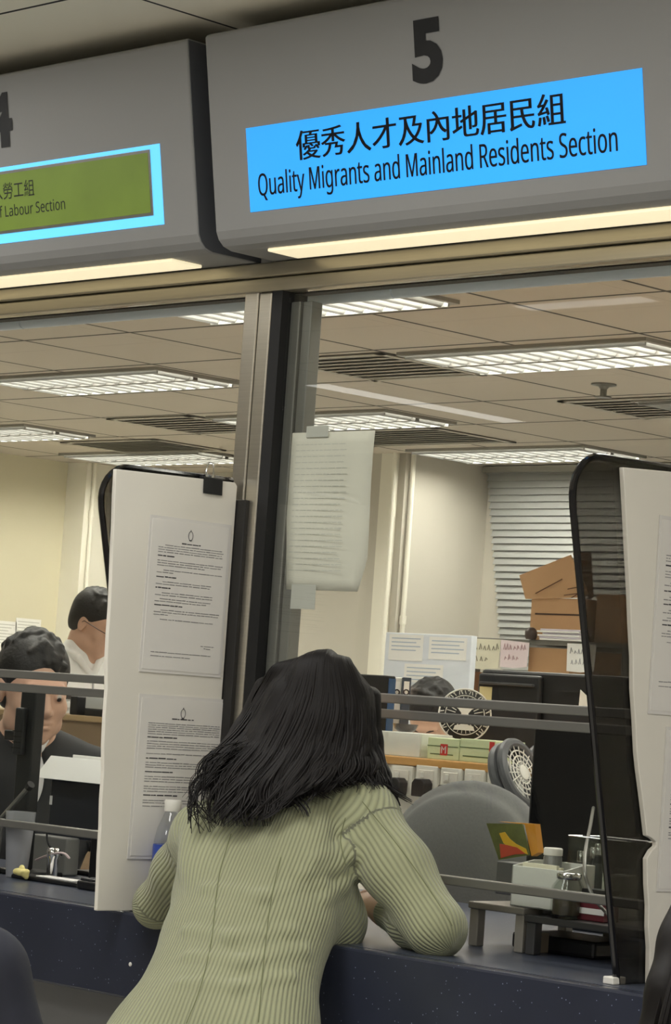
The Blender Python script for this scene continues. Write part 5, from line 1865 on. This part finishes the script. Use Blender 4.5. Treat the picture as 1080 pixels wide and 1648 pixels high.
# clothing folds: raised ridges pulled across the back, under the arm and at the elbow
FOLDS = [((330, 1432), (420, 1446), (520, 1424), 0.006), ((300, 1500), (370, 1512), (470, 1500), 0.007), ((300, 1542), (390, 1552), (490, 1532), 0.007),
         ((490, 1408), (540, 1394), (578, 1372), 0.010), ((505, 1385), (548, 1372), (580, 1352), 0.009), ((520, 1450), (550, 1425), (572, 1400), 0.009), ((290, 1585), (380, 1592), (470, 1575), 0.006)]
for a, b, c, r_ in FOLDS:
    pts = [on_surface(dressS, x, y, 3.9) for x, y in (a, b, c)]
    pts = [p + VF * 0.006 for p in pts]
    dressS.chain(pts, [r_ * 0.5, r_, r_ * 0.5], 0.018)


def rib_coord(V):
    # torso: distance around the body; sleeves: distance around the arm
    t = np.clip(((V - NP[4]) @ spine_dir) / ((neck0 - NP[4]) @ spine_dir), -2, 1.2)
    axis = NP[4][None, :] + t[:, None] * (neck0 - NP[4])[None, :]
    L = (V - axis) @ MT
    ang = np.arctan2(L[:, 0], -L[:, 1] + 0.0)
    coord = ang * 0.155
    best = np.full(len(V), 1e9)
    arm = np.zeros(len(V))
    for a, b, ra, rb, ref in ((shL, elL, 0.051, 0.040, VF), (shR, elR, 0.061, 0.051, VF), (elL, wrL, 0.042, 0.030, VD), (elR, wrR, 0.050, 0.031, VD)):
        ba = b - a
        tt = ((V - a) @ ba) / (ba @ ba)
        tc = np.clip(tt, 0, 1)
        r = np.linalg.norm(V - a - tc[:, None] * ba, axis=1)
        d = r - (ra + (rb - ra) * tc)
        d = np.where(tt < 0.16 if a is shL or a is shR else tt < -0.2, 1.0, d)
        u = nrm(np.array(ref) - ba * (np.array(ref) @ ba) / (ba @ ba))
        w = np.cross(nrm(ba), u)
        q = V - a - tt[:, None] * ba
        an = np.arctan2(q @ w, -(q @ u)) * 0.05
        arm = np.where(d < best, an, arm)
        best = np.minimum(best, d)
    return np.where(best < 0.011, arm, coord)


dressS.build('dress', M_dress, wo, 0.0048, rib=rib_coord)
M_seam = mat('dark_green_seam', (112, 116, 84), 0.9)
for path in (((372, 1342), (352, 1413), (340, 1515), (322, 1590), (300, 1647)), ((452, 1380), (436, 1450), (425, 1540), (416, 1645)), ((583, 1290), (640, 1360), (690, 1430), (728, 1490)), ((556, 1316), (548, 1350), (556, 1392))):
    pts = [on_surface(dressS, x, y, 3.9, 0.0) for x, y in catmull([np.array([a, b, 0]) for a, b in path], 5) for x, y in [(x, y)]] if False else []
    cp = catmull([np.array([a, b, 0.0]) for a, b in path], 6)
    pts = [on_surface(dressS, c[0], c[1], 3.9) for c in cp]
    MB().tube(pts, 0.0008, 5).build('seam', M_seam, wo, smooth=True)
for ft, nm in ((footL, 'shoe'), (footR, 'shoe')):
    Solid().limb(ft + (0, 0, -0.012), ft + Mh[:, 1] * 0.15 + (0, 0, -0.022), 0.040, 0.028, 0.02).build('shoe', M_black, wo, 0.006)

# her hair: a full mass with long wavy locks over it
GUIDES = [
    [(462, 1064, 4.70), (424, 1108, 4.72), (388, 1178, 4.70), (335, 1235, 4.66), (318, 1312, 4.60)],
    [(484, 1058, 4.685), (448, 1116, 4.665), (408, 1188, 4.645), (356, 1256, 4.60), (346, 1326, 4.555)],
    [(498, 1051, 4.67), (465, 1118, 4.635), (432, 1198, 4.615), (390, 1272, 4.57), (376, 1330, 4.545)],
    [(512, 1047, 4.665), (490, 1124, 4.625), (462, 1206, 4.60), (428, 1280, 4.56), (416, 1330, 4.545)],
    [(525, 1046, 4.665), (515, 1128, 4.622), (497, 1208, 4.60), (468, 1270, 4.565), (456, 1314, 4.55)],
    [(536, 1054, 4.665), (540, 1128, 4.63), (531, 1204, 4.61), (512, 1252, 4.58), (500, 1284, 4.57)],
    [(547, 1056, 4.67), (562, 1124, 4.645), (562, 1198, 4.625), (555, 1242, 4.60), (546, 1274, 4.585)],
    [(560, 1059, 4.685), (582, 1120, 4.67), (588, 1192, 4.65), (594, 1240, 4.63), (606, 1276, 4.61)],
    [(562, 1066, 4.70), (598, 1124, 4.715), (601, 1196, 4.695), (619, 1252, 4.665), (643, 1304, 4.645)]]
GW = [[at(*p) for p in g_] for g_ in GUIDES]
hs = Solid()
hs.ell(WP(0, -0.022, 0.036), (0.081, 0.096, 0.086), HM, 0.01)
hs.ell(WP(0, -0.040, -0.03), (0.074, 0.070, 0.09), HM, 0.02)
hs.ell(WP(0, 0.108, -0.045), (0.060, 0.07, 0.10), HM, 0.01, op='-')
for gi, g_ in enumerate(GW):
    inn = [p + VF * 0.046 for p in g_[:4]] + [g_[4] * 0.5 + g_[3] * 0.5 + VF * 0.03]
    rr = [0.026, 0.032, 0.032, 0.028, 0.012] if 1 < gi < 7 else [0.020, 0.018, 0.015, 0.010, 0.004]
    hs.chain(inn[1:], rr[1:], 0.018)
hs.build('hair', M_hair, wo, 0.005)
lk = MB()
r = random.Random(5)
for gi, g_ in enumerate(GW):
    a = (gi - 4) / 4.0
    g_.insert(0, WP(a * 0.014, 0.050 - 0.02 * abs(a), 0.112 - 0.01 * abs(a)))
GA = np.array(GW)


def eval_many(s, P):
    A = np.full(len(P), 1.0)
    for q in s.p:
        d = Solid.dist(q, P)
        k = max(q[5], 1e-5)
        if q[7] == '+':
            t = np.clip(0.5 + 0.5 * (A - d) / k, 0, 1)
            A = A + (d - A) * t - k * t * (1 - t)
        else:
            d = -d
            t = np.clip(0.5 - 0.5 * (A - d) / k, 0, 1)
            A = A + (d - A) * t + k * t * (1 - t)
    return A


LOCKS = []
for cl_i in range(150):
    u0 = r.uniform(-0.15, 8.1)
    ph, amp, wl = r.uniform(0, 6.28), r.uniform(0.006, 0.017), r.uniform(1.5, 2.4)
    flip, cut0 = r.uniform(-0.036, 0.036), r.uniform(0.80, 1.03)
    d0 = r.uniform(-0.012, 0.016)
    for st_i in range(9):
        u = float(np.clip(u0 + r.gauss(0, 0.13), -0.25, 8.15))
        i0 = int(np.clip(math.floor(u), 0, 7))
        f_ = u - i0
        pts = catmull(list(GA[i0] * (1 - f_) + GA[i0 + 1] * f_), 6)
        n = len(pts)
        lat, cut = r.uniform(-0.006, 0.006), cut0 + r.uniform(-0.03, 0.03)
        doff = d0 + r.uniform(-0.004, 0.004)
        out = []
        for j, p in enumerate(pts):
            t = j / (n - 1)
            if t > cut:
                break
            t2 = max(0, t - 0.25) / 0.75
            wv = amp * (t2 ** 1.2) * math.sin(ph + t2 * wl * 6.28)
            wc = amp * (t2 ** 1.2) * math.cos(ph + t2 * wl * 6.28)
            tip = max(0, t - 0.72) / 0.28
            out.append(p + VF * (doff * t2 + 0.7 * wc) + VR * (lat * t + wv + flip * tip * tip))
        R0 = r.uniform(0.0016, 0.0036)
        m_ = len(out)
        LOCKS.append((out, [R0 * (0.5 + 0.5 * min(1, j / 4)) * (1 if j < m_ * 0.7 else max(0.15, 1 - (j - m_ * 0.7) / (m_ * 0.33))) for j in range(m_)]))
AP = np.concatenate([np.array(l[0]) for l in LOCKS])
for _ in range(4):
    e = eval_many(hs, AP)
    G_ = np.stack([eval_many(hs, AP + np.eye(3)[k] * 0.003) - e for k in range(3)], 1)
    G_ /= np.maximum(np.linalg.norm(G_, axis=1, keepdims=True), 1e-9)
    AP += G_ * np.clip(0.0016 - e, 0, 0.03)[:, None]
k = 0
for out, rad in LOCKS:
    lk.tube(list(AP[k:k + len(out)]), rad, 5, 0.6)
    k += len(out)
# thin flyaway strands on the left side
for i in range(34):
    a = np.array([r.uniform(375, 405), r.uniform(1190, 1225), 4.62])
    b = np.array([r.uniform(330, 360), r.uniform(1210, 1245), 4.60])
    c = np.array([r.uniform(303, 330), r.uniform(1262, 1300), 4.585])
    d = np.array([r.uniform(300, 352), r.uniform(1300, 1342), 4.56])
    lk.tube(catmull([at(*q) for q in (a, b, c, d)], 5), r.uniform(0.0005, 0.0011), 4)
for i in range(22):
    a = np.array([r.uniform(594, 604), r.uniform(1150, 1190), 4.68])
    b = np.array([r.uniform(602, 614), r.uniform(1215, 1240), 4.66])
    c = np.array([r.uniform(612, 632), r.uniform(1258, 1280), 4.65])
    d = np.array([r.uniform(628, 646), r.uniform(1284, 1308), 4.645])
    lk.tube(catmull([at(*q) for q in (a, b, c, d)], 5), r.uniform(0.0006, 0.0022), 4)
lk.build('hair_locks', M_hair, wo, smooth=True, angle=80)

# ---------------------------------------------------------------- man in the black suit
mh = at(54, 1110, 6.50)
MM = basis(VRH * 0.42 - VFH * 0.86 + np.array([0, 0, -0.16]))
man = thing('person', 'dark-haired man in a black suit seated behind the left window', 'person', (mh[0], mh[1], ZF))
bs = Solid()
P = head_solid(bs, mh, MM, 1.06)
mc = mh + np.array([0, 0, -0.325]) + VFH * 0.07 - VRH * 0.02
Mb = basis(VRH * 0.35 - VFH * 0.9)
B = lambda x, y, z: mc + Mb @ np.array([x, y, z])
bs.limb(P(0, -0.022, -0.07), B(0, 0.0, 0.21), 0.056, 0.062, 0.03)


def suit_torso(s, off=0.0):
    s.ell(B(0, 0, 0.10), (0.185 + off, 0.115 + off, 0.12 + off), Mb, 0.06)
    s.ell(B(0, 0, -0.05), (0.175 + off, 0.125 + off, 0.14 + off), Mb, 0.06)
    s.ell(B(0, 0, -0.22), (0.17 + off, 0.13 + off, 0.14 + off), Mb, 0.06)
    for x in (-1, 1):
        s.limb(B(x * 0.06, 0, 0.18), B(x * 0.185, -0.01, 0.13), 0.055 + off, 0.062 + off, 0.04)
        s.chain([B(x * 0.19, 0, 0.12), B(x * 0.255, 0.02, -0.10)], [0.06 + off, 0.05 + off], 0.03)
        s.chain([B(x * 0.255, 0.02, -0.10), B(x * 0.14, 0.22, -0.20)], [0.05 + off, 0.035 + off], 0.02)
    return s


suit_torso(bs, -0.014)
for x in (-1, 1):
    hand_solid(bs, B(x * 0.14, 0.22, -0.20), Mb @ np.array([-x * 0.4, 1, -0.05]), (0, 0, 1), -x, 1.0, 0.3)
    bs.chain([B(x * 0.09, 0.02, -0.32), B(x * 0.11, 0.36, -0.33), B(x * 0.11, 0.36, -0.72)], [0.085, 0.06, 0.045], 0.04)
M_skin_m = mat('skin_tan', (210, 170, 146), 0.5, noise=0.06, scale=20)
bs.build('body', M_skin_m, man, 0.0042)
eyes_and_brows(man, P, MM, 1.06, M_brow, 0.35)
short_hair(man, P, MM, 1.06, 0.034, seed=3)
st = suit_torso(Solid())
st.ell(B(0, 0.13, 0.15), (0.034, 0.06, 0.13), Mb, 0.012, op='-')
st.build('suit_jacket', mat('black_suit', (30, 32, 35), 0.75, noise=0.12, scale=80), man, 0.006)
sh_ = Solid().ell(B(0, 0.012, 0.09), (0.12, 0.094, 0.125), Mb, 0.03).limb(B(0, 0.0, 0.19), B(0, 0.012, 0.235), 0.068, 0.062, 0.02)
for x in (-1, 1):
    sh_.chain([B(x * 0.012, 0.09, 0.185), B(x * 0.05, 0.05, 0.235)], [0.014, 0.012], 0.008)
sh_.limb(P(0, -0.022, -0.07), B(0, 0.02, 0.30), 0.058, 0.056, 0.004, op='-')
sh_.build('shirt', mat('white_shirt', (226, 226, 226), 0.7), man, 0.005)
tr_ = Solid()
for x in (-1, 1):
    tr_.chain([B(x * 0.09, 0.02, -0.32), B(x * 0.11, 0.36, -0.33), B(x * 0.11, 0.36, -0.68)], [0.092, 0.068, 0.055], 0.04)
    sho = Solid().limb(B(x * 0.11, 0.34, -0.725), B(x * 0.11, 0.50, -0.735), 0.04, 0.03, 0.02)
    sho.build('shoe', M_black, man, 0.008)
tr_.build('trousers', mat('black_trousers', (26, 27, 30), 0.8), man, 0.008)

# ---------------------------------------------------------------- standing officer in a white uniform shirt
oh = at(153, 1004, 10.0)
OM = basis(VRH * 0.82 - VFH * 0.42 + np.array([0, 0, -0.42]))
off_ = thing('person', 'officer in a white uniform shirt and glasses, looking down, far left', 'person', (oh[0], oh[1], ZF))
oc = oh + np.array([0, 0, -0.305]) - VRH * 0.055 + VFH * 0.02
Ob = basis(VRH * 0.62 - VFH * 0.78)
O = lambda x, y, z: oc + Ob @ np.array([x, y, z])
bs = Solid()
P = head_solid(bs, oh, OM, 0.98)
bs.limb(P(0, -0.022, -0.07), O(0, -0.01, 0.16), 0.054, 0.06, 0.03)


def shirt_torso(s, off=0.0, arm=True):
    s.ell(O(0, 0, 0.04), (0.175 + off, 0.110 + off, 0.14 + off), Ob, 0.06)
    s.ell(O(0, 0, -0.14), (0.160 + off, 0.110 + off, 0.16 + off), Ob, 0.06)
    s.ell(O(0, 0, -0.32), (0.165 + off, 0.115 + off, 0.14 + off), Ob, 0.06)
    for x in (-1, 1):
        s.limb(O(x * 0.05, -0.01, 0.14), O(x * 0.18, -0.01, 0.085), 0.05 + off, 0.058 + off, 0.04)
        s.chain([O(x * 0.185, 0, 0.075), O(x * 0.235, 0.02, -0.18)], [0.058 + off, 0.046 + off], 0.03)
        if arm:
            s.chain([O(x * 0.235, 0.02, -0.18), O(x * 0.13, 0.22, -0.22)], [0.046 + off, 0.033 + off], 0.02)
    return s


shirt_torso(bs, -0.014)
for x in (-1, 1):
    hand_solid(bs, O(x * 0.13, 0.22, -0.22), Ob @ np.array([-x * 0.5, 1, 0.0]), (0, 0, 1), -x, 1.0, 0.4)
    bs.chain([O(x * 0.09, 0, -0.38), O(x * 0.1, 0.02, -0.72), O(x * 0.1, 0.0, oc[2] * 0 - (oc[2] - ZF) + 0.08)], [0.08, 0.055, 0.04], 0.04)
bs.build('body', M_skin_m, off_, 0.0055)
eyes_and_brows(off_, P, OM, 0.98, M_brow, 0.5)
short_hair(off_, P, OM, 0.98, 0.018, seed=6, lumps=16, h=0.005)
ss = shirt_torso(Solid())
ss.limb(O(0, -0.01, 0.14), O(0, 0.0, 0.195), 0.075, 0.066, 0.02)
for x in (-1, 1):
    ss.chain([O(x * 0.008, 0.10, 0.115), O(x * 0.05, 0.075, 0.175), O(x * 0.062, 0.0, 0.2)], [0.012, 0.014, 0.012], 0.008)
    # pocket flaps
    ss.ell(O(x * 0.085, 0.098, 0.0), (0.05, 0.012, 0.012), Ob, 0.006)
ss.limb(P(0, -0.022, -0.07), O(0, 0.01, 0.30), 0.056, 0.054, 0.004, op='-')
M_uni = mat('white_uniform_shirt', (246, 246, 244), 0.7, noise=0.04)
ss.build('uniform_shirt', M_uni, off_, 0.0055)
MB().tube([O(0, 0.113, 0.10), O(0, 0.117, 0.03), O(0, 0.116, -0.12), O(0, 0.12, -0.26)], 0.004, 6).build('button_placket', mat('grey_placket', (176, 176, 178), 0.7), off_, smooth=True)
for x in (-1, 1):
    ep = MB()
    f0 = Frame(O(x * 0.125, -0.005, 0.168), Ob @ np.array([x * 0.94, 0, -0.38]), Ob @ np.array([0, 1, 0]))
    ep.fbox(f0, -0.055, 0.055, -0.024, 0.024, -0.006, 0.006)
    eo = ep.build('epaulette', M_uni, off_, bevel=0.002)
    MB().fbox(f0, 0.012, 0.036, -0.0245, 0.0245, 0.0 if x > 0 else -0.0066, 0.0066 if x > 0 else 0.0).build('dark_slide', mat('navy_slide', (40, 44, 58), 0.6), eo)
fb = Frame(O(0.085, 0.108, 0.03), Ob[:, 0] * -1, Ob[:, 2])
MB().fbox(fb, -0.03, 0.03, -0.012, 0.012, -0.004, 0.007).build('name_badge', mat('dark_badge', (62, 58, 56), 0.4), off_, bevel=0.001)
gl = MB()
for x in (-1, 1):
    pts = [P(x * 0.032 + 0.023 * math.cos(k * PI / 9), 0.1, -0.004 + 0.017 * math.sin(k * PI / 9)) for k in range(19)]
    gl.tube(pts, 0.0016, 5)
    gl.tube([P(x * 0.055, 0.099, 0.002), P(x * 0.078, 0.07, 0.006), P(x * 0.082, 0.0, 0.008), P(x * 0.078, -0.015, -0.008)], 0.0016, 5)
gl.tube([P(-0.009, 0.101, 0.002), P(0.009, 0.101, 0.002)], 0.0016, 5)
gl.build('glasses', mat('dark_spectacle_frame', (40, 32, 30), 0.3), off_, smooth=True)
tr_ = Solid()
hgt = oc[2] - ZF
for x in (-1, 1):
    tr_.chain([O(x * 0.085, 0, -0.40), O(x * 0.1, 0.02, -0.74), O(x * 0.1, 0.0, -hgt + 0.06)], [0.095, 0.07, 0.055], 0.04)
    Solid().limb(O(x * 0.1, -0.02, -hgt + 0.042), O(x * 0.1, 0.14, -hgt + 0.032), 0.04, 0.03, 0.02).build('shoe', M_black, off_, 0.01)
tr_.build('trousers', mat('navy_trousers', (34, 38, 52), 0.8), off_, 0.01)

# ---------------------------------------------------------------- officer bent over behind the emblem
rh = at(697, 1156, 8.75)
RM = basis(-VRH * 0.35 - VFH * 0.75 + np.array([0, 0, -0.75]))
ro = thing('person', 'person with dark hair bent over a desk behind the round emblem', 'person', (rh[0], rh[1], ZF))
Rb = basis(-VRH * 0.3 - VFH * 0.9)
rc = rh + np.array([0, 0, -0.36]) - Rb[:, 1] * 0.10
Q = lambda x, y, z: rc + Rb @ np.array([x, y, z])
bs = Solid()
P = head_solid(bs, rh, RM, 0.98)
bs.limb(P(0, -0.022, -0.07), Q(0, 0.0, 0.17), 0.054, 0.06, 0.03)


def rt(s, off=0.0):
    s.ell(Q(0, 0, 0.05), (0.17 + off, 0.11 + off, 0.14 + off), Rb, 0.06)
    s.ell(Q(0, -0.03, -0.14), (0.16 + off, 0.115 + off, 0.15 + off), Rb, 0.06)
    s.ell(Q(0, -0.04, -0.30), (0.165 + off, 0.12 + off, 0.12 + off), Rb, 0.06)
    for x in (-1, 1):
        s.limb(Q(x * 0.05, 0, 0.14), Q(x * 0.17, 0, 0.09), 0.05 + off, 0.056 + off, 0.04)
        s.chain([Q(x * 0.18, 0, 0.08), Q(x * 0.235, 0.06, -0.15), Q(x * 0.12, 0.27, -0.16)], [0.056 + off, 0.045 + off, 0.033 + off], 0.03)
    return s


rt(bs, -0.013)
for x in (-1, 1):
    hand_solid(bs, Q(x * 0.12, 0.27, -0.16), Rb @ np.array([-x * 0.4, 1, 0]), (0, 0, 1), -x, 0.95, 0.3)
    bs.chain([Q(x * 0.09, 0.0, -0.36), Q(x * 0.1, 0.36, -0.40), Q(x * 0.1, 0.36, -(rc[2] - ZF) + 0.05)], [0.08, 0.06, 0.045], 0.04)
bs.build('body', M_skin_m, ro, 0.005)
eyes_and_brows(ro, P, RM, 0.98, M_brow, 0.3)
short_hair(ro, P, RM, 0.98, 0.012, seed=8, lumps=20, h=0.005)
rt(Solid()).build('shirt', M_uni, ro, 0.008)

# ---------------------------------------------------------------- two people in the hall, at the picture's edges
def hall_sitter(sh_px, depth, side, face, label, m_cloth, head_off, long_hair):
    """seated person; sh_px = pixel of the shoulder nearest the picture, side = -1 if it is their left shoulder"""
    sh0 = at(sh_px[0], sh_px[1], depth)
    Mx = basis(face)
    c = sh0 - Mx[:, 0] * side * 0.175 + np.array([0, 0, -0.04])
    T = lambda x, y, z: c + Mx @ np.array([x, y, z])
    t = thing('person', label, 'person', (c[0], c[1], 0))
    b = Solid()
    ho = T(*head_off)
    Hm = basis(Mx @ np.array([0.0, 1, -0.15]))
    P = head_solid(b, ho, Hm, 0.98, long_hair)
    b.limb(P(0, -0.022, -0.07), T(0, 0, 0.06), 0.052, 0.06, 0.03)
    zf = -c[2] + 0.04

    def trunk(s, off=0.0):
        s.ell(T(0, 0, -0.04), (0.165 + off, 0.11 + off, 0.12 + off), Mx, 0.06)
        s.ell(T(0, -0.01, -0.22), (0.16 + off, 0.12 + off, 0.15 + off), Mx, 0.06)
        s.ell(T(0, -0.02, -0.42), (0.175 + off, 0.13 + off, 0.14 + off), Mx, 0.06)
        for x in (-1, 1):
            s.limb(T(x * 0.05, 0, 0.06), T(x * 0.175, 0, 0.03), 0.05 + off, 0.06 + off, 0.04)
            s.chain([T(x * 0.18, 0, 0.03), T(x * 0.285, -0.02, -0.22), T(x * 0.16, 0.22, -0.30)], [0.064 + off, 0.055 + off, 0.037 + off], 0.03)
        return s
    trunk(b, -0.013)
    for x in (-1, 1):
        hand_solid(b, T(x * 0.16, 0.22, -0.30), Mx @ np.array([-x * 0.4, 1, -0.1]), (0, 0, 1), -x, 0.95, 0.3)
        b.chain([T(x * 0.09, 0.0, -0.50), T(x * 0.1, 0.40, -0.50), T(x * 0.1, 0.38, zf + 0.04)], [0.085, 0.06, 0.04], 0.04)
        b.limb(T(x * 0.1, 0.38, zf + 0.02), T(x * 0.1, 0.52, zf), 0.035, 0.028, 0.02)
    b.build('body', M_skin_w, t, 0.007)
    trunk(Solid()).build('jacket', m_cloth, t, 0.007)
    tr = Solid()
    for x in (-1, 1):
        tr.chain([T(x * 0.09, 0.0, -0.50), T(x * 0.1, 0.40, -0.50), T(x * 0.1, 0.38, zf + 0.06)], [0.095, 0.07, 0.055], 0.04)
    tr.build('trousers', mat('dark_trousers', (30, 32, 38), 0.8), t, 0.009)
    eyes_and_brows(t, P, Hm, 0.98, M_brow)
    return t, P, Hm, T


M_navycloth = mat('navy_cloth', (27, 30, 43), 0.8, noise=0.15, scale=50)
lp, P, Hm, T = hall_sitter((-34, 1556), 3.7, 1, (-0.62, 0.78, 0), 'person in dark navy cut off at the bottom left corner', M_navycloth, (0, 0.03, 0.27), False)
short_hair(lp, P, Hm, 0.98, 0.012, seed=12, h=0.007, lumps=12)
rp, P, Hm, T = hall_sitter((1105, 1760), 3.15, -1, (-0.45, 0.9, 0), 'dark long-haired person cut off at the bottom right corner', mat('black_cloth', (24, 24, 27), 0.8, noise=0.15, scale=50), (0.0, 0.03, 0.27), True)
hs = Solid()
hs.ell(P(0, -0.022, 0.042), (0.086, 0.100, 0.090), Hm, 0.02)
hs.ell(P(0, -0.05, -0.04), (0.082, 0.070, 0.10), Hm, 0.03)
hs.ell(P(0, 0.11, -0.04), (0.058, 0.07, 0.09), Hm, 0.01, op='-')
# long hair falling over the left shoulder
line = [at(x, y, d) for x, y, d in ((1128, 1440, 3.11), (1108, 1520, 3.08), (1092, 1600, 3.05), (1076, 1690, 3.04), (1066, 1790, 3.04))]
hs.chain(line, [0.030, 0.030, 0.032, 0.034, 0.02], 0.03)
hs.limb(P(0.0, -0.07, -0.02), T(0.0, -0.12, -0.15), 0.07, 0.05, 0.04)
hs.build('hair', M_hair, rp, 0.006)
lk = MB()
for i in range(90):
    o_ = r.uniform(-0.034, 0.034)
    e_ = r.uniform(-0.03, 0.03)
    pts = catmull([p + VR * o_ * (0.6 + 0.12 * j) + VF * (e_ - 0.02) for j, p in enumerate(line)], 5)
    lk.tube(pts, r.uniform(0.0012, 0.003), 4)
lk.build('hair_locks', M_hair, rp, smooth=True, angle=80)

bpy.context.view_layer.update()
